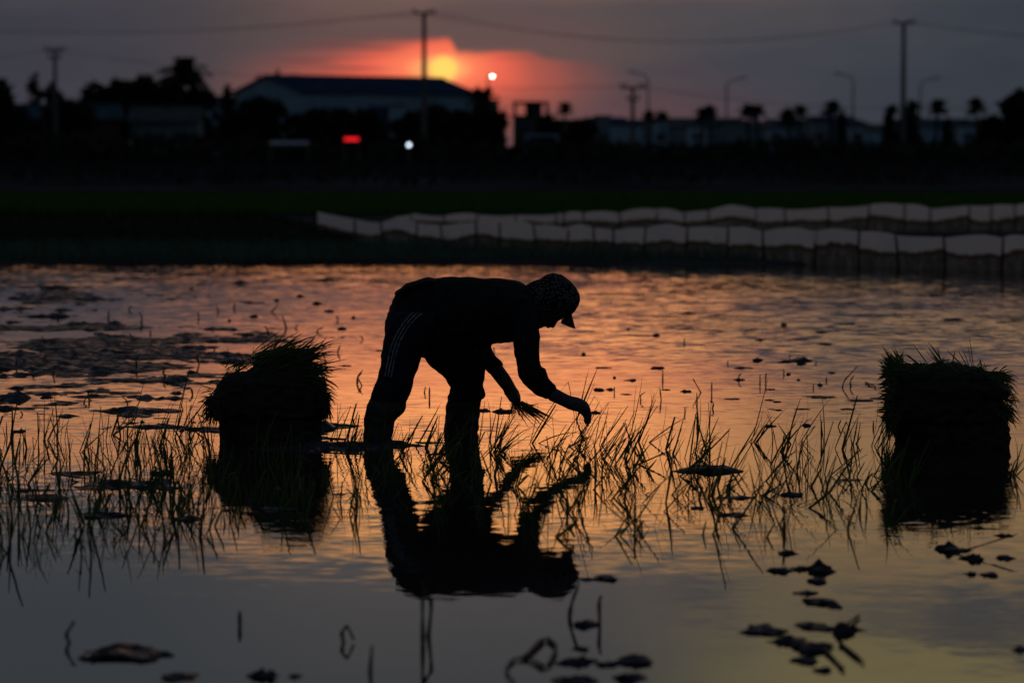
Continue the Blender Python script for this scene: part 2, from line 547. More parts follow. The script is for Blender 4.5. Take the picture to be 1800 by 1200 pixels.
# ------------------------------------------------------------------ leaf strips
def strips(base, d, bend, L, W, seg=4, side=None):
    """many tapering leaf strips as one vertex / quad array"""
    N = len(base)
    d = d / np.linalg.norm(d, axis=1, keepdims=True)
    if side is None:
        side = np.cross(d, rng.normal(size=(N, 3)))
    side = side / np.maximum(np.linalg.norm(side, axis=1, keepdims=True), 1e-6)
    T = np.linspace(0, 1, seg + 1)
    V = np.zeros((N, seg + 1, 2, 3))
    for i, t in enumerate(T):
        p = base + d * (L * t)[:, None] + bend * (L * t * t)[:, None]
        w = W * (0.75 + 0.5 * t if t < .5 else 1.0 * (1 - (t - .5) / .5) ** 0.7 + 0.04)
        V[:, i, 0] = p - side * (w / 2)[:, None]
        V[:, i, 1] = p + side * (w / 2)[:, None]
    a = (np.arange(N) * (seg + 1) * 2)[:, None] + (np.arange(seg) * 2)[None, :]
    Q = np.stack([a, a + 1, a + 3, a + 2], -1).reshape(-1, 4)
    return V.reshape(-1, 3), Q
def strips_obj(name, m, parent, *a, **k):
    V, Q = strips(*a, **k)
    return mobj(name, quads_mesh(name, V, Q), m, parent)

# ------------------------------------------------------------------ rice seedlings: one unit blade in several bends, shared by all clumps
def blade_mesh(bend, kink, blunt=False):
    pts = []
    p = Vector((0, 0, 0)); ang = 0.0
    n = 7
    for i in range(n + 1):
        pts.append(p.copy())
        ang += bend / n * (0.4 + 1.2 * i / n)
        if kink and i == kink[0]:
            ang += kink[1]
        p += Vector((math.sin(ang), 0, math.cos(ang))) / n
    V, F = [], []
    for i, q in enumerate(pts):
        t = i / n
        tip = .03 if not blunt else .45
        w = 0.5 * (0.6 + .9 * t if t < .4 else ((.96 - tip) * (1 - (t - .4) / .6) ** 0.7 + tip))
        V += [(q.x, -w, q.z), (q.x + 0.12 * w * 0.02, 0, q.z), (q.x, w, q.z)]
    for i in range(n):
        for k in (0, 1):
            F.append((3 * i + k, 3 * i + k + 1, 3 * i + 4 + k, 3 * i + 3 + k))
    me = bpy.data.meshes.new('blade')
    me.from_pydata([Vector(v) for v in V], [], F)
    me.materials.append(M_LEAF)
    return me
BL = [blade_mesh(b, k, t_) for b, k, t_ in [(0.05, None, True), (0.12, None, True), (0.25, None, True), (0.0, None, True), (0.3, None, False), (0.7, None, False), (1.2, None, False), (-0.1, None, True), (0.12, (5, 1.3), True), (0.2, (4, 1.9), False), (0.3, (6, 1.0), False), (0.15, None, False)]]

SEED = []
def clump(px, py, n, hpx, lean, spread, label, group, wide=1.0):
    b = gr(px, py)
    r = empty('rice_seedling', (b.x, b.y, -0.03))
    tag(r, label, 'seedling', group)
    SEED.append((label, px, r))
    H = hpx / FPX * b.y + 0.03
    for i in range(n):
        o = bpy.data.objects.new('blade', random.choice(BL))
        link(o, r)
        L = H * random.choice((random.uniform(.35, .8), random.uniform(.7, 1.12)))
        a = random.uniform(0, 2 * math.pi)
        o.location = (random.gauss(0, .014), random.gauss(0, .02), 0)
        tilt = abs(random.gauss(0, spread)) + .02
        if random.random() < .13:
            tilt += random.uniform(.6, 1.1); L *= .75
        # tilt about a random heading, then lean the whole clump along +X
        M = Matrix.Rotation(lean + random.gauss(0, .09), 3, 'Y') @ Matrix.Rotation(a, 3, 'Z') @ Matrix.Rotation(tilt, 3, 'Y') @ Matrix.Rotation(random.uniform(-1.3, 1.3), 3, 'Z')
        o.rotation_euler = M.to_euler()
        w = random.choice((random.uniform(.0035, .0065), random.uniform(.0055, .0105))) * wide
        o.scale = (L, w, L)
    return r

LG = 'rice seedlings left of the farmer'
RG = 'rice seedlings newly planted along the row right of the farmer'
def zone_label(px, py):
    lb = zone_name(px)
    return lb.replace('rice seedling', 'front rice seedling', 1) if py > 852 else lb
def zone_name(px):
    if px < 130: return 'upright rice seedling at the far left edge of the field'
    if px < 370: return 'upright rice seedling left of the left seedling pile'
    if px < 590: return 'rice seedling in front of the left seedling pile'
    if px < 660: return 'green rice seedling between the left seedling pile and the farmer'
    if px < 860: return 'green rice seedling growing around the legs of the farmer'
    if px < 1060: return 'leaning rice seedling below the hands of the farmer'
    if px < 1320: return 'leaning rice seedling just right of the planting hand'
    if px < 1560: return 'leaning rice seedling left of the right seedling pile'
    return 'rice seedling growing beside the right seedling pile'

def scatter(n, x0, x1, yf, mind, tries=4000):
    pts = []
    while len(pts) < n and tries:
        tries -= 1
        x = random.uniform(x0, x1); y = yf(x)
        if all(((x - a) / 1.0) ** 2 + ((y - b) * 2.2) ** 2 > mind ** 2 for a, b in pts):
            pts.append((x, y))
    return pts
for x, y in scatter(70, -40, 380, lambda x: random.choice((random.uniform(760, 850), random.uniform(772, 940))), 23):
    clump(x, y, random.randint(4, 8), random.uniform(62, 118) * (1 if y < 850 else .9), random.gauss(.06, .20), random.uniform(.12, .34), zone_label(x, y), LG)
for x, y in scatter(24, 385, 640, lambda x: random.uniform(818, 905), 24):
    clump(x, y, random.randint(3, 7), random.uniform(55, 100), random.gauss(.1, .14), .2, zone_label(x, y), LG)
for x, y in ((445, 812), (525, 808), (468, 822)):
    clump(x, y, 6, 88, .08, .26, zone_label(x, y), LG)
for x, y in scatter(8, 575, 655, lambda x: random.uniform(762, 800), 16):
    clump(x, y, random.randint(3, 6), random.uniform(60, 100), random.gauss(.2, .15), .2, zone_label(x, y), LG)
for x, y in scatter(36, 640, 880, lambda x: random.choice((random.uniform(776, 850), random.uniform(790, 925))), 17):
    clump(x, y, random.randint(4, 7), random.uniform(60, 112), random.gauss(.45, .15), .19, zone_label(x, y), RG)
for x, y in scatter(36, 860, 1120, lambda x: random.choice((random.uniform(774, 850), random.uniform(790, 905))), 18):
    clump(x, y, random.randint(4, 8), random.uniform(75, 122), random.gauss(.52, .15), random.uniform(.12, .30), zone_label(x, y), RG)
for x, y in scatter(48, 1100, 1560, lambda x: random.uniform(770, 900) + (x - 1100) * .01, 20):
    clump(x, y, random.randint(4, 8), random.uniform(78, 128), random.gauss(.42, .16), random.uniform(.12, .32), zone_label(x, y), RG)
for x, y in scatter(60, -40, 400, lambda x: random.uniform(850, 985 - max(x, 0) * .12), 21):
    clump(x, y, random.randint(3, 6), random.uniform(60, 105), random.gauss(.04, .22), random.uniform(.15, .38), zone_label(x, y), LG)
for x, y in scatter(12, 400, 640, lambda x: random.uniform(870, 930), 24):
    clump(x, y, random.randint(3, 5), random.uniform(50, 85), random.gauss(.05, .2), random.uniform(.15, .35), zone_label(x, y), LG)
for x, y in scatter(34, 900, 1560, lambda x: random.uniform(855, 945), 24):
    clump(x, y, random.randint(3, 6), random.uniform(60, 110), random.gauss(.38, .18), random.uniform(.15, .36), zone_label(x, y), RG)
for x, y in ((1570, 842), (1597, 852), (1780, 838), (1812, 846), (1795, 820)):
    clump(x, y, 6, 85, .3, .25, zone_label(x, y), RG)
clump(1012, 738, 8, 118, .28, .12, 'tall rice seedling standing just behind the planting hand', RG)
ORD = ['first', 'second', 'third', 'fourth', 'fifth', 'sixth', 'seventh', 'eighth', 'ninth', 'tenth', 'eleventh', 'twelfth', 'thirteenth', 'fourteenth', 'fifteenth', 'sixteenth', 'seventeenth', 'eighteenth', 'nineteenth']
def ordinal(k):
    if k < 19: return ORD[k]
    t, u = divmod(k + 1, 10)
    tens = {2: ('twentieth', 'twenty'), 3: ('thirtieth', 'thirty'), 4: ('fortieth', 'forty'), 5: ('fiftieth', 'fifty'), 6: ('sixtieth', 'sixty')}[t]
    return tens[0] if u == 0 else tens[1] + '-' + ORD[u - 1]
def number_labels(items):
    zones = {}
    for lb, px, o in items:
        zones.setdefault(lb, []).append((px, o))
    for lb, lst in zones.items():
        lst.sort(key=lambda q: q[0])
        if len(lst) > 1:
            for k, (px, o) in enumerate(lst):
                o['label'] = lb + ', ' + ordinal(k) + ' from left'
number_labels(SEED)

# ------------------------------------------------------------------ straw and stubble bits sticking out of the water
def stubble(px, py, pts, w, label, group, name='straw_stub'):
    """bent straw; pts are offsets in photo pixels from its foot"""
    b = gr(px, py)
    k = b.y / FPX
    P3 = [Vector((dx_ * k, random.uniform(-.01, .01) * (i > 0), -dy_ * k)) for i, (dx_, dy_) in enumerate(pts)]
    P3[0].z -= 0.02
    if any(dy_ > 0 for _, dy_ in pts):              # lies on the surface
        P3 = [gr(px + dx_, py + dy_, .006) - b for dx_, dy_ in pts]
    for _ in range(2):                              # ease the corners a little
        Q3 = [P3[0]]
        for i in range(len(P3) - 1):
            Q3 += [P3[i].lerp(P3[i + 1], .18), P3[i].lerp(P3[i + 1], .82)]
        P3 = Q3 + [P3[-1]]
    mb = MB()
    n = len(P3)
    mb.tube(P3, [w * k * .5 * (1 - .6 * i / n) * (1 + .25 * math.sin(i * 1.7 + px)) for i in range(n)], 5)
    o = mb.build(name, M_STRAW)
    o.location = b
    STUBS.append((label, px, o))
    return tag(o, label, 'straw', group)
STUBS = []
SG = 'straw bits in the open water behind the farmer'
lab_r = 'thin straw stub on open water right of the farmer'
for (x, y, pts) in [(1165, 668, [(0, 0), (0, -18)]), (1163, 703, [(0, 0), (-3, -22)]), (1236, 690, [(0, 0), (-18, -25)]), (1251, 690, [(0, 0), (0, -19)]),
        (1226, 728, [(0, 0), (-1, -38)]), (1251, 718, [(0, 0), (4, -10), (-3, -14)]), (1302, 668, [(0, 0), (-4, -6), (1, -12)]), (1336, 674, [(0, 0), (0, -16)]),
        (1345, 672, [(0, 0), (2, -17)]), (1374, 657, [(0, 0), (5, -4), (2, -8)]), (1430, 682, [(0, 0), (0, -8)]), (1452, 669, [(0, 0), (1, -7)]),
        (1480, 680, [(0, 0), (3, -10), (26, -36)]), (1497, 678, [(0, 0), (-3, -8), (4, -18)]), (1522, 672, [(0, 0), (8, 4), (14, 4), (18, 10)]),
        (1203, 604, [(0, 0), (0, -10)]), (1278, 639, [(0, 0), (2, -5)]), (1387, 629, [(0, 0), (2, -5)]), (1128, 703, [(0, 0), (-3, -8), (6, -14)]),
        (1080, 690, [(0, 0), (0, -10)]), (1204, 727, [(0, 0), (0, -12)]), (1535, 752, [(0, 0), (0, -13)]), (1470, 750, [(0, 0), (8, -12)]), (1432, 640, [(0, 0), (3, -4)])]:
    stubble(x, y, pts, 3.4, lab_r, SG)
lab_l = 'short straw stub on the muddy water left'
for (x, y, pts) in [(247, 567, [(0, 0), (4, -8), (-1, -18)]), (505, 577, [(0, 0), (-8, -22)]), (470, 548, [(0, 0), (14, -6), (18, -12)]), (630, 672, [(0, 0), (-3, -8), (8, -22)]),
        (640, 678, [(0, 0), (-10, -12)]), (92, 660, [(0, 0), (4, -14)]), (25, 645, [(0, 0), (6, -12), (2, -16)]), (240, 648, [(0, 0), (0, -18), (4, -22)]),
        (285, 655, [(0, 0), (5, -10)]), (157, 695, [(0, 0), (-3, -6), (4, -10)]), (592, 620, [(0, 0), (6, -14)]), (545, 628, [(0, 0), (-8, -18)]),
        (352, 640, [(0, 0), (-6, -16), (2, -20)]), (190, 560, [(0, 0), (1, -14)]), (100, 560, [(0, 0), (2, -8)]), (350, 560, [(0, 0), (-2, -12)]), (411, 542, [(0, 0), (2, -10)]),
        (755, 700, [(0, 0), (0, -20)]), (618, 735, [(0, 0), (8, -26)]), (870, 628, [(0, 0), (-2, -18)]), (745, 690, [(0, 0), (3, -10)])]:
    stubble(x, y, pts, 4.0, lab_l, 'straw bits on the left muddy water')
FG = 'straw bits in the near water'
for (x, y, pts, lb) in [
        (752, 1118, [(0, 0), (8, -64), (-4, -78), (-10, -100)], 'tall forked straw standing in the near water below the farmer'),
        (744, 1130, [(0, 0), (-1, -60), (0, -98)], 'straight thin straw standing in the near water below the farmer'),
        (1055, 1098, [(0, 0), (-2, -42), (2, -52)], 'single upright straw with a knot in the near water'),
        (608, 1128, [(0, 0), (-8, -16), (2, -30), (14, -4)], 'small bent straw loop in the near water, left of the forked straw'),
        (650, 1180, [(0, 0), (4, -46)], 'lone short straw stem near the bottom edge of the frame'),
        (925, 1152, [(0, 0), (34, -34), (56, -16), (36, 22), (2, 2), (-22, 4), (-38, 24), (-20, 46)], 'straw bent into an open square loop on the near water'),
        (1000, 1085, [(0, 0), (4, -22), (18, -62)], 'leaning straw stem below the hat reflection'),
        (422, 1100, [(0, 0), (0, -28)], 'short upright straw stub left of the forked straw'),
        (130, 1130, [(0, 0), (-16, -14), (2, -40)], 'crooked straw stem in the lower left water'),
        (1475, 1105, [(0, 1), (36, -24)], 'straight straw resting on the mud clods at lower right'),
        (1478, 1130, [(0, 0), (40, 32)], 'straw pointing down right from the mud clods'),
        (1450, 1140, [(0, 0), (34, 36)], 'shorter straw pointing down from the mud clods'),
        (1640, 972, [(0, 0), (70, -10), (150, -34)], 'long straw floating at the right edge')]:
    stubble(x, y, pts, 9.0 if y > 1000 else 4.5, lb, FG)

number_labels(STUBS)
# floating flakes and mud clods
def clod(px, py, wpx, hpx, label, group, name='mud_clod', m=None):
    b = gr(px, py)
    k = b.y / FPX
    bm = bmesh.new()
    bmesh.ops.create_icosphere(bm, subdivisions=3, radius=1.0)
    sd = random.uniform(0, 100)
    from mathutils import noise as mn
    o1, o2 = Vector((sd, 0, 0)), Vector((0, sd, 3))
    for v in bm.verts:
        c = v.co.copy()
        f = 1 + .75 * mn.noise(c * 1.1 + o1) + .55 * mn.noise(c * 2.6 + o2) + .16 * mn.noise(c * 6 + o1)
        hz = .62 + 1.2 * max(0, mn.noise(Vector((c.x * 2.4, c.y * 2.4, 0)) + o2)) + .25 * mn.noise(c * 7 + o2)
        v.co = Vector((c.x * f * wpx * k / 2, c.y * f * wpx * k * .6, c.z * hz * hpx * k))
    me = bpy.data.meshes.new(name)
    bm.to_mesh(me); bm.free()
    o = mobj(name, me, m or M_MUD, smooth=True)
    o.location = (b.x, b.y, 0.0)
    o.rotation_euler = (0, 0, random.uniform(-.4, .4))
    return tag(o, label, 'mud', group)
for (x, y, w, h_, lb) in [(1443, 1003, 44, 16, 'large rounded mud clod in the near water right of centre'), (1436, 1022, 34, 8, 'mud clod just below the large rounded clod'),
        (1370, 1003, 46, 8, 'flat wide mud clod left of the large rounded clod'), (1405, 1000, 30, 6, 'small mud clod between the flat and the rounded clod'),
        (1418, 1042, 40, 5, 'thin mud sliver below the rounded clod'), (1440, 1058, 56, 9, 'dark mud clod above the lower right straws'), (1466, 1066, 26, 6, 'little mud clod touching the dark clod above the straws'),
        (1345, 1108, 66, 12, 'long mud clod at the left of the lower right cluster'), (1385, 1128, 60, 10, 'flat mud clod in the middle of the lower right cluster'),
        (1425, 1140, 70, 12, 'broad mud clod at the foot of the lower right cluster'), (1436, 1102, 52, 8, 'mud clod at the top of the lower right cluster'), (1484, 1108, 50, 16, 'upright mud clod where the straws cross at lower right'),
        (1412, 1160, 40, 8, 'mud clod hanging below the lower right cluster'), (1447, 1178, 30, 7, 'lone mud clod at the bottom right'),
        (1420, 1166, 24, 5, 'small mud crumb under the lower right cluster'), (1385, 972, 34, 7, 'mud clod under the right row reflections'),
        (1712, 982, 42, 9, 'peaked mud clod below the right pile'), (1668, 966, 48, 12, 'lumpy mud clod left of the peaked clod below the right pile'), (1765, 980, 30, 7, 'mud clod right of the peaked clod'),
        (1708, 1009, 24, 5, 'left one of a pair of small clods below the right pile'), (1738, 1010, 30, 6, 'right one of a pair of small clods below the right pile'),
        (1765, 941, 24, 4, 'tiny mud clod under the reflection of the right pile'), (1795, 1142, 30, 9, 'mud clod cut by the right edge'),
        (215, 1148, 130, 12, 'wide blurred mud clod in the lower left water'), (165, 1156, 44, 9, 'small blurred clod beside the wide lower left clod'), (285, 1150, 36, 6, 'flat clod at the right tip of the wide lower left clod'),
        (310, 1190, 60, 6, 'flat mud clod at the bottom edge, lower left'), (465, 1188, 46, 12, 'rounded mud clod at the bottom edge, left'), (518, 1188, 26, 5, 'small crumb right of the rounded bottom clod'),
        (1030, 1098, 44, 10, 'mud clod between the leaning straw and the upright straw'), (1022, 1140, 30, 6, 'small clod right of the straw loop'), (1015, 1164, 60, 10, 'mud clod below the straw loop'),
        (1068, 1168, 34, 7, 'small mud clod beside the bottom centre clod'), (1118, 1162, 60, 16, 'tall dark mud clod at the bottom, right of the straw loop'), (1105, 1192, 50, 12, 'mud clod at the bottom edge under the tall dark clod'), (1010, 1196, 60, 8, 'flat mud clod at the bottom edge below the straw loop'),
        (1065, 1017, 34, 9, 'dark clod just below the hat reflection'), (1030, 1018, 24, 4, 'small crumb left of the clod below the hat reflection'),
        (1250, 826, 90, 9, 'long mud hummock in the right seedling row'), (1390, 870, 46, 5, 'thin mud hummock in the right seedling row'), (1290, 905, 44, 5, 'thin mud hummock in front of the right seedling row'), (1228, 893, 26, 4, 'small mud crumb in front of the right seedling row'),
        (180, 905, 70, 7, 'dark mud hummock among the left seedlings'), (330, 912, 50, 7, 'mud hummock among the left seedlings nearer the pile'), (480, 895, 60, 7, 'mud hummock below the left pile'), (285, 832, 40, 6, 'mud hummock behind the left seedlings'),
        (557, 534, 16, 5, 'small dark clod on the bright water at upper left'), (312, 691, 18, 4, 'oval clod left of the left pile'), (213, 629, 14, 4, 'round clod on the left mud flat'), (43, 636, 8, 5, 'small round clod at the far left'),
        (1026, 623, 7, 5, 'small dark clod right of the farmer'), (1378, 571, 10, 5, 'dark clod in the rippled water at right'), (1080, 664, 6, 4, 'tiny crumb near the planting hand'), (1418, 748, 16, 5, 'dark clod in the smooth water right'),
        (1205, 688, 18, 4, 'pointed flake on the water at centre right'), (1442, 677, 10, 4, 'crumb beside the crossed straws'), (882, 724, 30, 6, 'leafy mud clod in front of the far shin'), (850, 722, 20, 4, 'flat clod touching the far shin')]:
    clod(x, y, w, h_, lb, 'mud clods in the paddy')
crumbs = []
for k in range(64):
    x = random.uniform(0, 640) if k < 46 else random.uniform(1040, 1540)
    y = random.uniform(505, 765) if k < 46 else random.uniform(560, 770)
    lb = 'small dark mud crumb on the left mud flat' if x < 700 else 'small dark mud crumb on the open water right'
    crumbs.append((lb, x, clod(x, y, random.uniform(5, 22), random.uniform(1.5, 5), lb, 'mud crumbs in the middle distance', 'mud_crumb')))
number_labels(crumbs)
crumbs = []
for k in range(34):
    x = random.uniform(0, 640); y = random.uniform(530, 750)
    a_ = random.uniform(-14, 14); hh_ = random.uniform(6, 20)
    o_ = stubble(x, y, [(0, 0), (a_ * .3, -hh_ * .6), (a_, -hh_ * random.uniform(.7, 1.1))], random.uniform(2.2, 4.5), 'broken straw end poking out of the left mud flat', 'broken straw ends on the mud flat', 'straw_end')
    crumbs.append((o_['label'], x, o_))
number_labels(crumbs)
STUBS.clear()
for i, (x, y, w) in enumerate([(1445, 698, 54), (1512, 704, 44), (1411, 719, 26), (1352, 703, 14), (1290, 701, 26), (1490, 719, 24), (1100, 693, 20), (1545, 700, 24), (1355, 684, 14), (1168, 685, 12)]):
    STUBS.append(('thin leaf scrap floating flat right of the farmer', x, clod(x, y, w, 1.6, 'thin leaf scrap floating flat right of the farmer', 'floating leaf scraps', 'leaf_scrap', M_STRAW)))
number_labels(STUBS[-10:])

# ------------------------------------------------------------------ figures: lofts fused into one skin
def loft(V, F, st, seg=18):
    """st: list of (center, axis_a, axis_b) rings; closed with caps"""
    n0 = len(V)
    for c, a, b in st:
        for k in range(seg):
            w = 2 * math.pi * k / seg
            V.append(c + a * math.cos(w) + b * math.sin(w))
    for i in range(len(st) - 1):
        for k in range(seg):
            k2 = (k + 1) % seg
            F.append((n0 + i * seg + k, n0 + i * seg + k2, n0 + (i + 1) * seg + k2, n0 + (i + 1) * seg + k))
    F.append(tuple(n0 + k for k in range(seg))[::-1])
    F.append(tuple(n0 + (len(st) - 1) * seg + k for k in range(seg)))
def limb(V, F, pts, k=1.0):
    """pts: (px, py, Y, in-plane half width px, depth half width m); rings square to the centre line"""
    C = [at(p[0], p[1], p[2]) for p in pts]
    st = []
    for i, p in enumerate(pts):
        t = (C[min(i + 1, len(C) - 1)] - C[max(i - 1, 0)]).normalized()
        a = Vector((t.z, 0, -t.x)).normalized()
        b = t.cross(a).normalized()
        st.append((C[i], a * (p[3] * p[2] / FPX * k), b * (p[4] * k)))
    t0 = (C[0] - C[1]).normalized(); t1 = (C[-1] - C[-2]).normalized()
    r0 = st[0][1].length * .45; r1 = st[-1][1].length * .45
    st = [(C[0] + t0 * r0, st[0][1] * .55, st[0][2] * .55)] + st + [(C[-1] + t1 * r1, st[-1][1] * .55, st[-1][2] * .55)]
    loft(V, F, st)
def hsec(V, F, rows, Y, k=1.0):
    """rows: (py, x_left, x_right, Y, depth half width)"""
    st = []
    for (py, xl, xr, yy, dm) in rows:
        c = at((xl + xr) / 2, py, yy)
        st.append((c, Vector(((xr - xl) / 2 * yy / FPX * k, 0, 0)), Vector((0, dm * k, 0))))
    loft(V, F, st)
def vsec(V, F, cols, k=1.0):
    """cols: (px, y_top, y_bottom, Y, depth half width)"""
    st = []
    for (px, yt, yb, yy, dm) in cols:
        c = at(px, (yt + yb) / 2, yy)
        st.append((c, Vector((0, 0, (yb - yt) / 2 * yy / FPX * k)), Vector((0, dm * k, 0))))
    loft(V, F, st)
def fuse(name, V, F, m, parent=None, vox=0.007, wrinkle=0.0, wscale=14.0, smooth_it=3, origin=None):
    me = bpy.data.meshes.new(name + '_raw')
    me.from_pydata([tuple(v) for v in V], [], F)
    bm = bmesh.new(); bm.from_mesh(me)
    bmesh.ops.recalc_face_normals(bm, faces=bm.faces)
    bm.to_mesh(me); bm.free()
    o = bpy.data.objects.new(name + '_raw', me)
    TMP.collection.objects.link(o)
    md = o.modifiers.new('r', 'REMESH'); md.mode = 'VOXEL'; md.voxel_size = vox
    ms = o.modifiers.new('s', 'SMOOTH'); ms.iterations = smooth_it; ms.factor = .5
    TMP.view_layers[0].update()
    dg = TMP.view_layers[0].depsgraph
    dg.update()
    new = bpy.data.meshes.new_from_object(o.evaluated_get(dg))
    bpy.data.objects.remove(o)
    new.name = name
    nv = len(new.vertices)
    co = np.empty(nv * 3, np.float32); new.vertices.foreach_get('co', co); co = co.reshape(-1, 3)
    if wrinkle:
        from mathutils import noise as mn
        nrm = np.empty(nv * 3, np.float32); new.vertex_normals.foreach_get('vector', nrm); nrm = nrm.reshape(-1, 3)
        f = np.array([mn.noise((c[0] * wscale, c[1] * wscale, c[2] * wscale * 1.6)) + .5 * mn.noise((c[0] * wscale * 2.7, c[1] * wscale * 2.7, c[2] * wscale * 2.7)) for c in co.tolist()], np.float32)
        co = co + nrm * (f * wrinkle)[:, None]
    if origin is not None:
        co = co - np.array(origin, np.float32)
    new.vertices.foreach_set('co', co.ravel())
    new.update()
    new.materials.clear()
    r = mobj(name, new, m, parent, True)
    return r

TMP = bpy.data.scenes.new('workshop')        # scratch scene, emptied and removed below
YP = 13.5
YN, YF = 13.28, 13.74        # near and far leg
ORG = gr(760, 770)
torso = [(690, 528, 590, YP, .10), (702, 512, 598, YP, .145), (723, 502, 606, YP, .165), (754, 491, 613, YP, .165), (785, 487, 613, YP, .16), (834, 488, 607, YP, .165),
         (868, 490, 603, YP, .185), (900, 493, 600, YP, .20), (918, 497, 592, YP, .19), (936, 512, 578, YP, .12), (946, 525, 566, YP, .06)]
near_arm = [(915, 535, 13.32, 26, .062), (924, 575, 13.27, 23.5, .06), (926, 605, 13.25, 22, .058), (928, 635, 13.24, 20, .056), (932, 655, 13.24, 20, .055), (944, 669, 13.24, 20, .052), (957, 682, 13.24, 16.5, .048), (968, 690, 13.24, 14.5, .042)]
near_fore = [(948, 674, 13.24, 15, .04), (970, 692, 13.24, 12.5, .036), (988, 701, 13.24, 11.6, .032), (1003, 708, 13.24, 11.5, .031)]
far_up = [(905, 540, 13.68, 24, .06), (880, 564, 13.72, 18, .055), (856, 588, 13.75, 16, .052), (848, 606, 13.75, 16, .05)]
far_fore = [(847, 612, 13.75, 16, .05), (856, 630, 13.73, 15.5, .046), (871, 648, 13.70, 15.5, .042), (886, 668, 13.66, 15, .036), (897, 684, 13.64, 13, .032)]
near_leg = [(548, 684, 775, 13.40, .12), (565, 679, 770, 13.38, .125), (592, 677, 760, 13.36, .12), (626, 671, 740, 13.34, .105), (647, 669, 733, 13.32, .096), (666, 666, 726, 13.31, .088),
            (676, 660, 725, 13.30, .09), (687, 657, 722, 13.30, .09), (698, 653, 718, 13.30, .088), (706, 650, 714, 13.29, .082)]
far_leg = [(548, 735, 850, 13.60, .13), (590, 735, 856, 13.62, .13), (620, 742, 854, 13.65, .12), (640, 755, 852, 13.68, .11), (655, 772, 851, 13.70, .105), (666, 785, 850, 13.71, .10), (676, 789, 848, 13.72, .095), (686, 793, 851, 13.73, .095), (695, 789, 852, 13.73, .095), (701, 789, 848, 13.73, .09)]
near_boot = [(700, 652, 714, 13.29, .08), (712, 647, 713, 13.29, .082), (722, 644, 709, 13.28, .08), (732, 642, 700, 13.28, .075), (742, 641, 692, 13.28, .072), (758, 639, 689, 13.28, .07), (780, 640, 686, 13.28, .07), (830, 642, 690, 13.28, .07)]
far_boot = [(694, 789, 846, 13.74, .078), (706, 787, 844, 13.74, .08), (721, 785, 842, 13.74, .078), (740, 783, 840, 13.74, .076), (760, 782, 839, 13.74, .074), (810, 783, 838, 13.74, .074)]

def finger(V, F, pts, r, Yo):
    limb(V, F, [(x, y, Yo + dy_, r * (1 - .12 * i), r * (1 - .12 * i) * YP / FPX) for i, (x, y, dy_) in enumerate(pts)])
def near_hand(V, F, k):
    limb(V, F, [(1000, 707, 13.24, 11 * k, .03 * k), (1012, 710, 13.24, 11.5 * k, .037 * k), (1024, 714, 13.24, 10.5 * k, .04 * k), (1030, 718, 13.24, 8.5 * k, .038 * k)])
    for j, (yo, tx, ty) in enumerate([(-.030, 1031, 743), (-.011, 1034, 745), (.010, 1036, 743), (.029, 1034, 738)]):
        finger(V, F, [(1024, 714, yo), (1034, 718, yo), (1036.5, 727, yo), (tx, ty, yo * .7)], 4.6 * k, 13.24)
    finger(V, F, [(1012, 715, -.030), (1022, 723, -.026), (1029, 731, -.018), (1030, 741, -.008)], 4.6 * k, 13.24)
def far_hand(V, F, k):
    limb(V, F, [(895, 684, 13.64, 12 * k, .031 * k), (902, 693, 13.63, 12 * k, .038 * k), (907, 701, 13.62, 9.5 * k, .04 * k)])
    for j, yo in enumerate((-.030, -.010, .010, .028)):
        finger(V, F, [(906, 696, yo), (913, 703, yo * 1.0 - .002), (911, 711, yo), (903, 710, yo * .9)], 3.8 * k, 13.62)
    finger(V, F, [(893, 693, -.035), (898, 703, -.04), (906, 709, -.034)], 4.2 * k, 13.62)

V, F = [], []
vsec(V, F, torso, .9)
for L_ in (near_arm, near_fore, far_up, far_fore):
    limb(V, F, L_, .86)
for L_ in (near_leg, far_leg, near_boot, far_boot):
    hsec(V, F, L_, YP, .88)
near_hand(V, F, .93); far_hand(V, F, 1.0)
# neck and head: skull, cheek, nose, lips and chin pointing down
limb(V, F, [(915, 535, YP, 30, .07), (932, 540, YP, 25, .06), (945, 542, YP, 26, .062)])
vsec(V, F, [(934, 505, 572, YP, .055), (943, 500, 577.5, YP, .066), (952, 495, 576.5, YP, .072), (962, 491, 572, YP, .075), (974, 489, 568, YP, .077), (988, 492, 561, YP, .074), (1000, 503, 551, YP, .058), (1008, 515, 540, YP, .035)])
limb(V, F, [(946, 568, YP, 6, .022), (948.5, 576, YP, 3.4, .016)])                     # chin
limb(V, F, [(961, 567, YP, 5, .024), (964, 575.5, YP, 2.6, .016)])                     # lips
limb(V, F, [(978, 556, YP, 5.5, .014), (974, 568, YP, 4.2, .015), (971, 575, YP, 3.2, .012)])   # nose
limb(V, F, [(958, 545, YP - .074, 6, .008), (962, 538, YP - .076, 5, .008)])           # ears
limb(V, F, [(958, 545, YP + .074, 6, .008), (962, 538, YP + .076, 5, .008)])
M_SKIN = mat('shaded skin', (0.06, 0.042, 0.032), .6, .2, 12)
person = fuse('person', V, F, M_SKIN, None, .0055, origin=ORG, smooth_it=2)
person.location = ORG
tag(person, 'farmer bent double in dark clothes and patterned sun cap, planting rice seedlings', 'person')

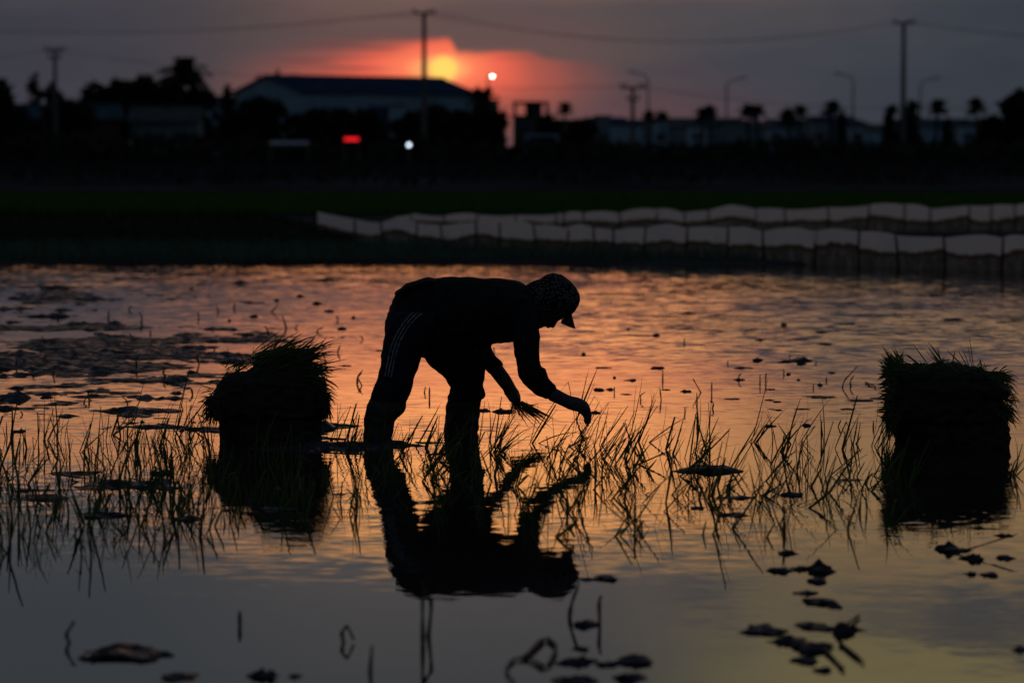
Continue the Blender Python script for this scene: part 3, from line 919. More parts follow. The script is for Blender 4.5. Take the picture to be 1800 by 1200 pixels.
def cloth(name, m, builder, vox=.007, wr_=.0, ws=14., sm=3):
    V, F = [], []
    builder(V, F)
    return fuse(name, V, F, m, person, vox, wr_, ws, sm, origin=ORG)
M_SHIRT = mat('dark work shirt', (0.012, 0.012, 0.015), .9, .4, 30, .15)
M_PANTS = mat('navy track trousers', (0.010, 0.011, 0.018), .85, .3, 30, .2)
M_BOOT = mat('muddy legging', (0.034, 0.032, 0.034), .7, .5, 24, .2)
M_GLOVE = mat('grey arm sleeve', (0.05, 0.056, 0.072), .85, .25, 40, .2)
def shirt(V, F):
    vsec(V, F, torso, 1.02)
    limb(V, F, near_arm, 1.06); limb(V, F, far_up); limb(V, F, far_fore[:3])
    limb(V, F, [(951, 650, 13.24, 9, .045), (954, 660, 13.24, 9.5, .05), (950, 672, 13.24, 10, .05)]); limb(V, F, [(963, 671, 13.24, 7, .045), (958, 690, 13.24, 8, .045)])        # pushed-up sleeve roll
    limb(V, F, [(896, 512, YP, 14, .09), (914, 502, YP, 8, .075), (922, 503, YP, 5, .06)])   # collar
    limb(V, F, [(697, 516, YP, 4, .14), (715, 505, YP, 6, .15), (752, 492, YP, 5, .13), (764, 495, YP, 4, .12)])
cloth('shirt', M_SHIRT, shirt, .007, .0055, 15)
def pants(V, F):
    hsec(V, F, near_leg, YP, 1.05); hsec(V, F, far_leg, YP, 1.04)
    vsec(V, F, [(684, 540, 590, YP, .10), (692, 526, 604, YP, .14), (706, 514, 615, YP, .155), (735, 512, 626, YP, .16), (780, 515, 640, YP, .15), (815, 540, 640, YP + .03, .13), (838, 560, 630, YP + .08, .10)])
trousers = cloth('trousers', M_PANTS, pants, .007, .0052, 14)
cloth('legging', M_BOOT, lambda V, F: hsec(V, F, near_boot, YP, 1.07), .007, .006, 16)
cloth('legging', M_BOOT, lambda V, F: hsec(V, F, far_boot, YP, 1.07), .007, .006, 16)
def cuff(V, F, row):
    hsec(V, F, row, YP)
cloth('trouser_cuff', M_PANTS, lambda V, F: cuff(V, F, [(674, 660, 725, 13.30, .092), (681, 656, 725, 13.30, .098), (692, 654, 722, 13.30, .098), (700, 652, 717, 13.29, .09)]), .007, .003, 22)
cloth('trouser_cuff', M_PANTS, lambda V, F: cuff(V, F, [(680, 791, 850, 13.73, .092), (687, 790, 853, 13.73, .098), (697, 788, 853, 13.73, .098), (702, 789, 848, 13.73, .09)]), .007, .003, 22)
def glove(V, F):
    limb(V, F, near_fore[1:]); near_hand(V, F, 1.1)
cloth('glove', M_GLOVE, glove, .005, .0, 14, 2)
# side stripes on the near trouser leg, laid on the cloth
tv = [v.co + ORG for v in trousers.data.vertices]
bvh = BVHTree.FromPolygons(tv, [tuple(p.vertices) for p in trousers.data.polygons])
M_STRIPE = mat('white trouser stripe', (0.15, 0.16, 0.19), .8, .7, 60)
spine = [(738, 546), (726, 556), (714, 570), (706, 582), (699, 595), (693, 611), (689, 627), (685, 645), (682, 662)]
for off in (-5.6, 0.0, 5.6):
    Vv, Ff = [], []
    pts = []
    for i in range(len(spine) - 1):
        for s_ in (0, .25, .5, .75):
            pts.append((spine[i][0] * (1 - s_) + spine[i + 1][0] * s_, spine[i][1] * (1 - s_) + spine[i + 1][1] * s_))
    pts.append(spine[-1])
    for i, (x, y) in enumerate(pts):
        a = pts[max(i - 1, 0)]; b = pts[min(i + 1, len(pts) - 1)]
        tx, ty = b[0] - a[0], b[1] - a[1]
        l_ = math.hypot(tx, ty)
        nx, ny = -ty / l_, tx / l_
        for e_ in (-1.25, 1.25):
            q = at(x + nx * (off + e_), y + ny * (off + e_), 12.6)
            d = (q - Vector((0, 0, CAMZ))).normalized()
            hit = bvh.ray_cast(q, d)
            hp = hit[0] if hit[0] is not None else at(x, y, 13.25)
            Vv.append(hp - d * .004 - ORG)
    for i in range(len(pts) - 1):
        Ff.append((2 * i, 2 * i + 1, 2 * i + 3, 2 * i + 2))
    pyobj('stripe', Vv, Ff, M_STRIPE, trousers)

# cap: printed crown with neck flap and a curved peak
mc = bpy.data.materials.new('flower print cotton')
mc.use_nodes = True
h = NG(mc.node_tree)
tcn = h.new('ShaderNodeTexCoord')
vo = h.new('ShaderNodeTexVoronoi'); vo.feature = 'F1'
vo.inputs['Scale'].default_value = 85
vo.inputs['Randomness'].default_value = .8
mc.node_tree.links.new(tcn.outputs['Object'], vo.inputs['Vector'])
ring = h.m('MULTIPLY', h.smooth(vo.outputs[0], .52, .38), h.smooth(vo.outputs[0], .10, .22))
pb = mc.node_tree.nodes['Principled BSDF']
h.put(pb.inputs['Base Color'], h.mix(ring, (0.006, 0.006, 0.009), (0.10, 0.097, 0.10)))
pb.inputs['Roughness'].default_value = .9
pb.inputs['Specular IOR Level'].default_value = .1
def crown(V, F):
    vsec(V, F, [(928, 500, 556, YP, .062), (936, 494, 560, YP, .078), (951, 489, 562, YP, .088), (960, 482.5, 562, YP, .093), (973, 479.5, 562, YP, .096), (988, 482.5, 560, YP, .094), (1003, 494, 555, YP, .080), (1012, 504, 546, YP, .060), (1017.5, 514, 536, YP, .034), (1019.5, 522, 529, YP, .012)])
capc = cloth('cap', mc, crown, .006, .0012, 18, 2)
def flap(V, F):
    vsec(V, F, [(920, 503, 560, YP, .066), (930, 497, 570, YP, .082), (944, 492, 571, YP, .086), (952, 490, 566, YP, .082)])
fl = fuse('neck_flap', *(lambda V, F: (flap(V, F), (V, F))[1])([], []), mc, capc, .006, .002, 18, 2, origin=ORG)
Vv, Ff = [], []
NA, NT = 15, 5
for lay in (0, 1):
    for i in range(NA):
        th = -1.25 + 2.5 * i / (NA - 1)
        c, s_ = math.cos(th), math.sin(th)
        hinge = (981 + 24 * c, 563.5 - 11.5 * c)
        tip = (981 + 30.5 * c ** 1.5, 563.5 + 13.5 * c ** 1.2)
        for j in range(NT):
            t = j / (NT - 1)
            p3 = at(hinge[0] * (1 - t) + tip[0] * t, hinge[1] * (1 - t) + tip[1] * t, YP + s_ * .088 * (1 - .12 * t))
            Vv.append(p3 - ORG + Vector((-.0025 * lay, 0, -.0025 * lay)))
for lay in (0, 1):
    o_ = lay * NA * NT
    for i in range(NA - 1):
        for j in range(NT - 1):
            f = (o_ + i * NT + j, o_ + i * NT + j + 1, o_ + (i + 1) * NT + j + 1, o_ + (i + 1) * NT + j)
            Ff.append(f if lay == 0 else f[::-1])
for i in range(NA - 1):
    a = i * NT + NT - 1; b = (i + 1) * NT + NT - 1
    Ff.append((a, b, b + NA * NT, a + NA * NT))
pyobj('peak', Vv, Ff, mc, capc, True)

# seedlings held in the far hand
hb = at(908, 707, 13.60)
hr = empty('seedling_handful', hb)
tag(hr, 'handful of loose rice seedlings with hanging roots held in the far hand', 'seedlings')
N = 44
bs = np.array([[0, 0, 0]] * N) + rng.normal(size=(N, 3)) * (.012, .02, .010)
dr = np.stack([rng.normal(.86, .13, N), rng.normal(0, .12, N), rng.normal(-.52, .17, N)], 1)
strips_obj('leaf_blades', M_LEAF, hr, bs, dr, np.stack([np.zeros(N), np.zeros(N), rng.normal(-.05, .12, N)], 1), rng.uniform(.07, .19, N), rng.uniform(.004, .009, N))['kind'] = 'stuff'
N = 90
bs = np.stack([rng.uniform(-.03, .05, N), rng.normal(0, .02, N), rng.normal(-.012, .010, N) - .0], 1)
dr = np.stack([rng.normal(.15, .4, N), rng.normal(0, .3, N), -np.ones(N)], 1)
strips_obj('root_strands', M_ROOT, hr, bs, dr, rng.normal(0, .2, (N, 3)), rng.uniform(.015, .07, N), rng.uniform(.002, .005, N))['kind'] = 'stuff'

# ------------------------------------------------------------------ the two piles of pulled seedlings
def pile(name, label, Y, layers, tufts, seedv, origin_px):
    o0 = gr(*origin_px)
    root = empty(name, o0)
    tag(root, label, 'seedling pile', 'piles of pulled rice seedlings')
    r2 = np.random.default_rng(seedv)
    for (nm, rows, m, wrk) in layers:
        V, F = [], []
        st = []
        for (py, xl, xr, dm) in rows:
            c = at((xl + xr) / 2, py, Y)
            # squarish section
            st.append((c, Vector(((xr - xl) / 2 * Y / FPX, 0, 0)), Vector((0, dm, 0))))
        seg = 26
        n0 = 0
        for c, a, b in st:
            for k in range(seg):
                w = 2 * math.pi * k / seg
                cx = math.copysign(abs(math.cos(w)) ** .6, math.cos(w)); sy_ = math.copysign(abs(math.sin(w)) ** .6, math.sin(w))
                V.append(c + a * cx + b * sy_)
        for i in range(len(st) - 1):
            for k in range(seg):
                k2 = (k + 1) % seg
                F.append((i * seg + k, i * seg + k2, (i + 1) * seg + k2, (i + 1) * seg + k))
        F.append(tuple(range(seg))[::-1]); F.append(tuple((len(st) - 1) * seg + k for k in range(seg)))
        fuse(nm, V, F, m, root, .009, wrk, 26, 1, origin=o0)
    for (nm, m, n, box, dmean, dsd, bend, L_, W_) in tufts:
        px = r2.uniform(box[0], box[1], n); py = r2.uniform(box[2], box[3], n); yy = r2.uniform(box[4], box[5], n) + Y
        B = np.array([tuple(at(a, b, c) - o0) for a, b, c in zip(px, py, yy)])
        D = r2.normal(size=(n, 3)) * dsd + dmean
        strips_obj(nm, m, root, B, D, r2.normal(size=(n, 3)) * .12 + bend, r2.uniform(L_[0], L_[1], n), r2.uniform(W_[0], W_[1], n))['kind'] = 'stuff'
    return root
YL = gr(470, 782).y + .2
YR_ = gr(1670, 790).y + .2
DN = (0, 0, -.15)
pile('seedling_pile', 'dark pile of pulled rice seedlings left of the farmer, leaves spilling off its top', YL,
     [('soil_block', [(815, 392, 562, .20), (790, 388, 564, .21), (760, 388, 562, .21), (735, 387, 566, .21), (715, 386, 570, .20)], M_SOIL, .010),
      ('seedling_layer', [(733, 382, 572, .20), (726, 374, 575, .23), (708, 372, 574, .235), (690, 378, 573, .23), (676, 384, 570, .22)], M_SOIL, .014),
      ('seedling_layer', [(684, 388, 570, .21), (670, 388, 566, .22), (662, 392, 556, .20), (657, 402, 540, .17)], M_SOIL, .007),
      ('seedling_layer', [(664, 420, 556, .19), (650, 436, 552, .17), (636, 456, 544, .14), (624, 474, 530, .10), (618, 482, 516, .06)], M_SOIL, .007)],
     [('leaf_blades', M_LEAF, 420, (440, 535, 620, 662, -.16, .16), (.85, 0, .36), (.16, .25, .2), (0, 0, -.08), (.08, .21), (.004, .009)),
      ('leaf_blades', M_LEAF, 320, (520, 568, 645, 700, -.2, .2), (.8, 0, .1), (.25, .4, .3), (0, 0, -.35), (.03, .09), (.004, .008)),
      ('leaf_blades', M_LEAF, 150, (395, 500, 640, 672, -.16, .16), (.45, 0, .35), (.35, .4, .2), DN, (.05, .13), (.004, .008)),
      ('upright_blades', M_LEAF, 9, (464, 480, 640, 655, -.05, .05), (.12, 0, 1), (.18, .1, .05), (.05, 0, 0), (.10, .19), (.005, .009)),
      ('root_strands', M_ROOT, 260, (366, 392, 694, 728, -.2, .2), (-.25, 0, -.8), (.35, .3, .3), (0, 0, -.2), (.02, .08), (.003, .007)),
      ('root_strands', M_ROOT, 220, (560, 578, 692, 724, -.2, .2), (.2, 0, -.8), (.25, .3, .3), (0, 0, -.2), (.02, .07), (.003, .006)),
      ('root_strands', M_ROOT, 40, (366, 386, 682, 704, -.1, .1), (-1, 0, .1), (.3, .4, .35), (0, 0, -.1), (.02, .07), (.003, .006))], 5, (475, 778))
pile('seedling_pile', 'dark squarish pile of pulled rice seedlings at the right edge of the field', YR_,
     [('soil_block', [(818, 1580, 1768, .20), (790, 1577, 1772, .21), (765, 1574, 1772, .215), (745, 1570, 1769, .22), (725, 1568, 1764, .2)], M_SOIL, .010),
      ('seedling_layer', [(744, 1574, 1764, .20), (732, 1560, 1768, .23), (712, 1558, 1760, .235), (692, 1563, 1762, .22)], M_SOIL, .014),
      ('seedling_layer', [(698, 1562, 1768, .22), (680, 1566, 1768, .235), (668, 1568, 1760, .22), (658, 1571, 1738, .20)], M_SOIL, .013),
      ('seedling_layer', [(668, 1568, 1756, .21), (656, 1568, 1740, .21), (648, 1572, 1716, .18), (644, 1590, 1696, .15)], M_SOIL, .014)],
     [('leaf_blades', M_LEAF, 420, (1560, 1580, 638, 742, -.22, .22), (-.9, 0, .1), (.2, .35, .28), DN, (.02, .06), (.004, .009)),
      ('leaf_blades', M_LEAF, 260, (1590, 1735, 644, 662, -.2, .2), (-.3, 0, .30), (.8, .4, .22), (0, 0, -.2), (.02, .075), (.004, .008)),
      ('leaf_blades', M_LEAF, 380, (1735, 1770, 652, 735, -.2, .2), (.75, 0, .0), (.3, .4, .35), (0, 0, -.5), (.03, .085), (.004, .008)),
      ('leaf_blades', M_LEAF, 150, (1564, 1588, 636, 660, -.18, .18), (-.35, 0, .8), (.35, .3, .25), (0, 0, -.1), (.03, .085), (.004, .009)),
      ('leaf_blades', M_LEAF, 26, (1600, 1700, 642, 652, -.15, .15), (-.4, 0, .6), (.6, .2, .2), (0, 0, -.1), (.07, .14), (.004, .008)),
      ('upright_blades', M_LEAF, 5, (1706, 1712, 650, 656, -.03, .03), (-.35, 0, 1), (.25, .1, .1), (.0, 0, 0), (.10, .16), (.004, .007)),
      ('root_strands', M_ROOT, 360, (1558, 1582, 722, 750, -.2, .2), (-.1, 0, -.8), (.25, .3, .3), (0, 0, -.2), (.02, .06), (.003, .007)),
      ('root_strands', M_ROOT, 120, (1760, 1776, 712, 735, -.1, .1), (.5, 0, .1), (.4, .3, .4), (0, 0, -.3), (.01, .04), (.004, .008))], 6, (1675, 787))

bpy.data.scenes.remove(TMP)

# ------------------------------------------------------------------ plastic sheet fences
mf = bpy.data.materials.new('muddy white plastic sheet')
mf.use_nodes = True
h = NG(mf.node_tree)
geo = h.new('ShaderNodeNewGeometry')
uvn = h.new('ShaderNodeUVMap')
sp = h.new('ShaderNodeSeparateXYZ'); mf.node_tree.links.new(uvn.outputs[0], sp.inputs[0])
nn = h.noise(h.comb(h.m('MULTIPLY', sp.outputs[0], .8), 0.0, 1.0), 1.0, 4, .6)
lev = h.m('ADD', sp.outputs[1], h.m('MULTIPLY', h.m('SUBTRACT', nn, .5), -.85))
streaky = h.noise(h.comb(h.m('MULTIPLY', sp.outputs[0], 9.0), h.m('MULTIPLY', sp.outputs[1], 2.0), 3.0), 1.0, 3, .6)
lev = h.m('ADD', lev, h.m('MULTIPLY', h.m('SUBTRACT', streaky, .5), .10))
clean = h.smooth(lev, .47, .55)
edge_ = h.m('MULTIPLY', h.smooth(lev, .30, .48), h.smooth(lev, .56, .50))
colr = h.mix(clean, h.mix(h.smooth(streaky, .4, .7), (.14, .13, .115), (.30, .28, .26)), (.86, .82, .82))
colr = h.mix(h.m('MULTIPLY', edge_, .8), colr, (.10, .062, .018))
pb = mf.node_tree.nodes['Principled BSDF']
h.put(pb.inputs['Base Color'], colr)
pb.inputs['Roughness'].default_value = .55
tr = h.new('ShaderNodeBsdfTranslucent'); h.put(tr.inputs['Color'], colr)
mx = h.new('ShaderNodeMixShader'); mx.inputs[0].default_value = .55
mf.node_tree.links.new(pb.outputs[0], mx.inputs[1]); mf.node_tree.links.new(tr.outputs[0], mx.inputs[2])
mf.node_tree.links.new(mx.outputs[0], mf.node_tree.nodes['Material Output'].inputs['Surface'])
M_POST = mat('bamboo stake', (0.028, 0.024, 0.02), .8, .3, 10)

def fence(label, tops, posts, basef, group):
    """tops: (px, y of the sheet's top); posts: px; basef(px) -> photo row of the foot"""
    tx = [t[0] for t in tops]; ty = [t[1] for t in tops]
    first = gr(posts[0], basef(posts[0]))
    root = empty('plastic_fence', (first.x, first.y, 0))
    tag(root, label, 'fence', group)
    o0 = Vector((first.x, first.y, 0))
    for i, px in enumerate(posts):
        b = gr(px, basef(px))
        t = at(px + random.uniform(-8, 8), np.interp(px, tx, ty) - random.uniform(0, 5), b.y)
        MB().tube([b - o0 + Vector((0, -.02, -.15)), (b + t) / 2 - o0 + Vector((random.uniform(-.01, .01), -.02, 0)), t - o0 + Vector((0, -.02, 0))], [.014, .013, .010], 6).build('post', M_POST, root)
    for i in range(len(posts) - 1):
        x0, x1 = posts[i], posts[i + 1]
        n = 16; nz = 9
        Vv, Ff, UV = [], [], []
        bulge = random.uniform(-.10, .13); sg = random.uniform(-5, 6); ph = random.uniform(0, 6)
        for a in range(n + 1):
            u = a / n
            px = x0 + (x1 - x0) * u
            b = gr(px, basef(px))
            tp = at(px, np.interp(px, tx, ty) - (1.0 + sg * .6) * math.sin(math.pi * u) ** .7 + 1.0, b.y)
            for c in range(nz + 1):
                v = c / nz
                q = b.lerp(tp, v)
                q = Vector((q.x, q.y + bulge * math.sin(math.pi * u) * math.sin(math.pi * v) + (.014 * math.sin(u * 11 + v * 5 + ph) + .010 * math.sin(u * 23 - v * 9 + ph * 2)) * math.sin(math.pi * u) ** .4, q.z - (.04 if c == 0 else 0)))
                Vv.append(q - o0)
                UV.append((px * .01 + i * .37, v))
        for a in range(n):
            for c in range(nz):
                k = a * (nz + 1) + c
                Ff.append((k, k + nz + 1, k + nz + 2, k + 1))
        o = pyobj('plastic_panel', Vv, Ff, mf, root, True)
        ul = o.data.uv_layers.new(name='UVMap')
        for lp in o.data.loops:
            ul.data[lp.index].uv = UV[lp.vertex_index]
    return root
tops1 = [(560, 371), (587, 377), (626, 384), (670, 390), (702, 386), (731, 390), (782, 395), (807, 390), (838, 389), (876, 393), (912, 386), (944, 395), (995, 400), (1020, 397), (1045, 400), (1078, 404), (1110, 399), (1136, 399), (1150, 395), (1175, 391),
         (1206, 399), (1244, 397), (1276, 399), (1309, 400), (1341, 406), (1396, 401), (1432, 406), (1464, 402), (1511, 406), (1551, 409), (1580, 413), (1656, 415), (1663, 418), (1728, 414), (1760, 417), (1778, 414), (1830, 418), (2000, 425)]
posts1 = [558, 587, 626, 672, 730, 779, 838, 876, 944, 993, 1043, 1078, 1132, 1206, 1276, 1341, 1430, 1510, 1580, 1660, 1760, 1850, 1940]
b1x = [540, 700, 876, 1043, 1206, 1341, 1511, 1800, 2000]; b1y = [420, 437, 444, 450, 456, 461, 468, 478, 484]
fence('near white plastic sheet fence on stakes, muddy below, curving to the right edge', tops1, posts1, lambda x: float(np.interp(x, b1x, b1y)), 'plastic sheet fences')
tops2 = [(690, 380), (730, 374), (780, 378), (830, 375), (880, 377), (960, 377), (1010, 374), (1090, 374), (1150, 367), (1200, 373), (1245, 369), (1285, 363), (1320, 366), (1385, 367), (1455, 363), (1525, 360), (1590, 359), (1640, 366), (1705, 360), (1780, 360), (1900, 360)]
posts2 = [690, 725, 785, 835, 905, 975, 990, 1027, 1088, 1150, 1199, 1247, 1325, 1382, 1457, 1524, 1588, 1635, 1703, 1742, 1784, 1850, 1900]
fence('far low white plastic sheet fence behind the near one', tops2, posts2, lambda x: float(np.interp(x, [690, 1000, 1300, 1900], [404, 406, 408, 412])), 'plastic sheet fences')

# ------------------------------------------------------------------ bund, young rice strip, green field
M_GRASS = mat('bund grass', (0.020, 0.032, 0.010), .8, .4, 4, .1)
def grass_patch(name, label, n, xr, yr, zf, L_, W_, m, lean=.25):
    X_ = rng.uniform(xr[0], xr[1], n); Y_ = rng.uniform(yr[0], yr[1], n)
    Y_ = Y_ + (fbm(X_ * .25 + 3, X_ * 0 + 1.5, 3) - .5) * (yr[1] - yr[0]) * .3
    Z_ = zf(X_, Y_)
    B = np.stack([X_, Y_, Z_ - .01], 1)
    D = np.stack([rng.normal(0, lean, n), rng.normal(0, lean, n), np.ones(n)], 1)
    o = strips_obj(name, m, None, B, D, rng.normal(0, .15, (n, 3)), rng.uniform(L_[0], L_[1], n), rng.uniform(W_[0], W_[1], n), seg=3)
    return tag(o, label, name.replace('_', ' '), None, 'stuff')
def bund_z(X_, Y_):
    u = (Y_ - 40.2) / 1.5
    prof = np.clip(1 - u ** 2, 0, 1) ** .8
    return .02 + prof * (.34 + .10 * (fbm(X_ * .7, Y_ * .7) - .5)) * sst(X_, -1.9, -3.4)
bx = np.linspace(-24, -1.6, 150); by = np.linspace(38.6, 41.8, 22)
GX, GY = np.meshgrid(bx, by, indexing='ij')
GZ = bund_z(GX, GY) + .04 * (fbm(GX * 3, GY * 3) - .5) - .02
idx = np.arange(GX.size).reshape(GX.shape)
Q = np.stack([idx[:-1, :-1], idx[1:, :-1], idx[1:, 1:], idx[:-1, 1:]], -1).reshape(-1, 4)
bund = mobj('bund', quads_mesh('bund', np.stack([GX, GY, GZ], -1).reshape(-1, 3), Q), mat('bund soil', (.016, .014, .012), .95, .4, 3, .1), smooth=True)
tag(bund, 'dark earth bund at the left behind the paddy', kind='structure')
grass_patch('bund_grass', 'rough dark grass on the left bund', 9000, (-14, -2.0), (39.0, 41.4), bund_z, (.05, .16), (.008, .018), M_GRASS, .4)
grass_patch('young_rice', 'strip of young rice along the far edge of the flooded paddy', 14000, (-9, 3.0), (33.7, 38.6), lambda x, y: np.full_like(x, .02) - .0, (.08, .20), (.006, .012), mat('young rice leaf', (.05, .10, .07), .7, .3, 4, .2))
grass_patch('rice_field', 'narrow green rice field behind the fences', 24000, (-16, 16), (57, 79), lambda x, y: np.full_like(x, .05), (.08, .16), (.02, .05), mat('field rice leaf', (.03, .10, .014), .8, .3, 2, .1, ((.03, .11, .012), .3)))
grass_patch('fallow_scrub', 'low dark weeds over the fallow fields before the town', 9000, (-34, 34), (100, 215), lambda x, y: np.full_like(x, .1), (.15, .5), (.05, .14), mat('weeds', (.028, .028, .028), 1.0, .4, 2, .0), .5)

# ------------------------------------------------------------------ background: poles, wires, lamps
M_CONC = mat('weathered concrete', (0.10, 0.10, 0.105), .85, .25, 3)
M_STEEL = mat('grey steel', (0.12, 0.12, 0.13), .5, .2, 4)
M_CABLE = mat('black cable', (0.015, 0.015, 0.015), .6, .2, 4)
def pole(px, ytop, D, label, arms, rad=.20, ybase=266):
    b = at(px, ybase, D); b.z = 0.0
    t = at(px, ytop, D)
    root = empty('utility_pole', b)
    tag(root, label, 'pole', 'utility poles')
    H = t.z
    MB().tube([(0, 0, -.3), (0, 0, H * .5), (0, 0, H)], [rad, rad * .85, rad * .68], 10).build('shaft', M_CONC, root)
    for (dy_, wpx, ins) in arms:
        w = wpx / FPX * D
        z = H - dy_ / FPX * D
        arm = MB().box((0, -.16, z), (w, .12, .14)).build('crossarm', M_STEEL, root)
        for k in ins:
            MB().tube([(k * w, -.16, z + .07), (k * w, -.16, z + .22), (k * w, -.16, z + .38)], [.05, .10, .04], 8).build('insulator', M_CONC, arm)
    return root, b, H
I3 = (-.46, -.0, .46)
pole(746, 22, 240, 'tall bare utility pole in front of the setting sun', [(2, 38, (-.46, .46, .2)), ], .23)
pole(1587, 40, 240, 'tall bare utility pole at the right with a T top', [(2, 36, (-.46, .46, .2)), ], .23)
pole(1112, 152, 232, 'short utility pole with two crossarms right of the flat-roofed house', [(3, 44, (-.48, -.3, .3, .48)), (24, 20, (-.45, .45))], .19)
pole(98, 86, 250, 'utility pole with double crossarm among the trees at far left', [(4, 34, (-.48, -.2, .2, .48)), (17, 22, (-.45, .45))], .20)
def wire(a, b, sag, label, name='overhead_wire'):
    n = 22
    o0 = a.copy()
    pts = []
    for i in range(n + 1):
        t = i / n
        q = a.lerp(b, t); q.z -= sag * 4 * t * (1 - t)
        pts.append(q - o0)
    o = MB().tube(pts, .010, 4).build(name, M_CABLE)
    o.location = o0
    return tag(o, label, 'wire', 'overhead wires')
for k, dx_ in enumerate((-17, 2, 17)):
    pz = 20 + (k == 1) * -1
    w3 = ('left', 'middle', 'right')[k]
    wire(at(746 + dx_, pz, 239.8), at(1587 + dx_, 37, 239.8), 2.0, f'sagging wire between the two tall poles, from the {w3} insulator')
    wire(at(-240 + dx_, 40, 239.8), at(746 + dx_, pz, 239.8), 1.2, f'wire running left from the tall pole by the sun, {w3} strand')
    wire(at(1587 + dx_, 37, 239.8), at(2300 + dx_, 50, 239.8), 1.2, f'wire running right from the right tall pole, {w3} strand')
for k, dx_ in enumerate((-16, 16)):
    w3 = ('upper', 'lower')[k]
    wire(at(98 + dx_, 86, 249.8), at(1112 + dx_, 150 + k * 2, 231.8), 1.3, f'low {w3} wire from the far left pole to the short pole')
    wire(at(1112 + dx_, 150 + k * 2, 231.8), at(1980 + dx_, 170, 232), 1.3, f'low {w3} wire running right from the short pole')
    wire(at(-400, 110, 250), at(98 + dx_, 86, 249.8), .8, f'low {w3} wire running left from the far left pole')

M_BULB = mat('warm lamp glass', (.9, .85, .8), .4, .02, 3, emit=((1.0, .86, .72), 11.0))
M_BULB2 = mat('cool lamp glass', (.85, .9, .95), .4, .02, 3, emit=((.72, .86, 1.0), 3.6))
def streetlamp(px, ytop, D, dirx, label, lit=False):
    b = at(px, 262, D); b.z = 0
    H = at(px, ytop, D).z
    root = empty('street_lamp', b)
    tag(root, label, 'street lamp', 'street lamps along the road')
    MB().tube([(0, 0, -.2), (0, 0, H * .6), (0, 0, H * .92)], [.14, .11, .08], 8).build('shaft', M_STEEL, root)
    MB().tube([(0, 0, H * .915), (dirx * .35, 0, H * .965), (dirx * 1.5, 0, H)], [.075, .07, .06], 6).build('arm', M_STEEL, root)
    hd = MB().box((dirx * 1.75, 0, H + .02), (.9, .34, .16), 0, 0, -dirx * .15).build('lamp_head', M_STEEL, root)
    if lit:
        bm = bmesh.new(); bmesh.ops.create_uvsphere(bm, u_segments=14, v_segments=9, radius=.14)
        for v in bm.verts: v.co = Vector((v.co.x * 1.3, v.co.y, v.co.z * .9)) + Vector((dirx * 1.75, -.1, H - .09))
        me = bpy.data.meshes.new('bulb'); bm.to_mesh(me); bm.free()
        mobj('bulb', me, M_BULB, hd, True)
streetlamp(857, 133, 330, .3, 'lit street lamp glowing beside the setting sun', True)
streetlamp(1139, 128, 340, -1, 'unlit street lamp just right of the short utility pole')
streetlamp(1277, 138, 340, 1, 'unlit street lamp above the blue roofs right of centre')
streetlamp(1499, 130, 340, -1, 'unlit street lamp left of the right tall pole')
streetlamp(1617, 138, 340, 1, 'unlit street lamp right of the right tall pole')
# yard lamp
b = at(719, 263, 205); b.z = 0
yl = empty('yard_lamp', b); tag(yl, 'small white yard lamp shining below the warehouse', 'lamp')
zt = at(719, 255, 205).z
MB().tube([(0, 0, -.1), (0, 0, zt - .12)], .05, 8).build('post', M_STEEL, yl)
bm = bmesh.new(); bmesh.ops.create_uvsphere(bm, u_segments=14, v_segments=9, radius=.115)
me = bpy.data.meshes.new('bulb'); bm.to_mesh(me); bm.free()
q = mobj('bulb', me, M_BULB2, yl, True); q.location = (0, 0, zt)

# ------------------------------------------------------------------ background: buildings
M_ROOFB = mat('blue metal roof', (0.03, 0.06, 0.11), .9, .2, .6, .0)
M_ROOFT = mat('teal metal roof', (0.035, 0.075, 0.10), .9, .2, .6, .05)
M_WALLW = mat('pale rendered wall', (0.22, 0.36, 0.48), .9, .15, .5)
M_WALLG = mat('grey rendered wall', (0.12, 0.18, 0.22), .9, .2, .5)
M_WALLR = mat('red brick wall', (0.05, 0.025, 0.022), .9, .3, 2)
M_GLASS = mat('dark window glass', (0.012, 0.014, 0.018), .15, .2, 1, .5)
M_DARK = mat('dark opening', (0.008, 0.008, 0.009), .9, .2, 1, .1)
M_FRAME = mat('roof frame concrete', (0.06, 0.06, 0.065), .9, .2, 1)

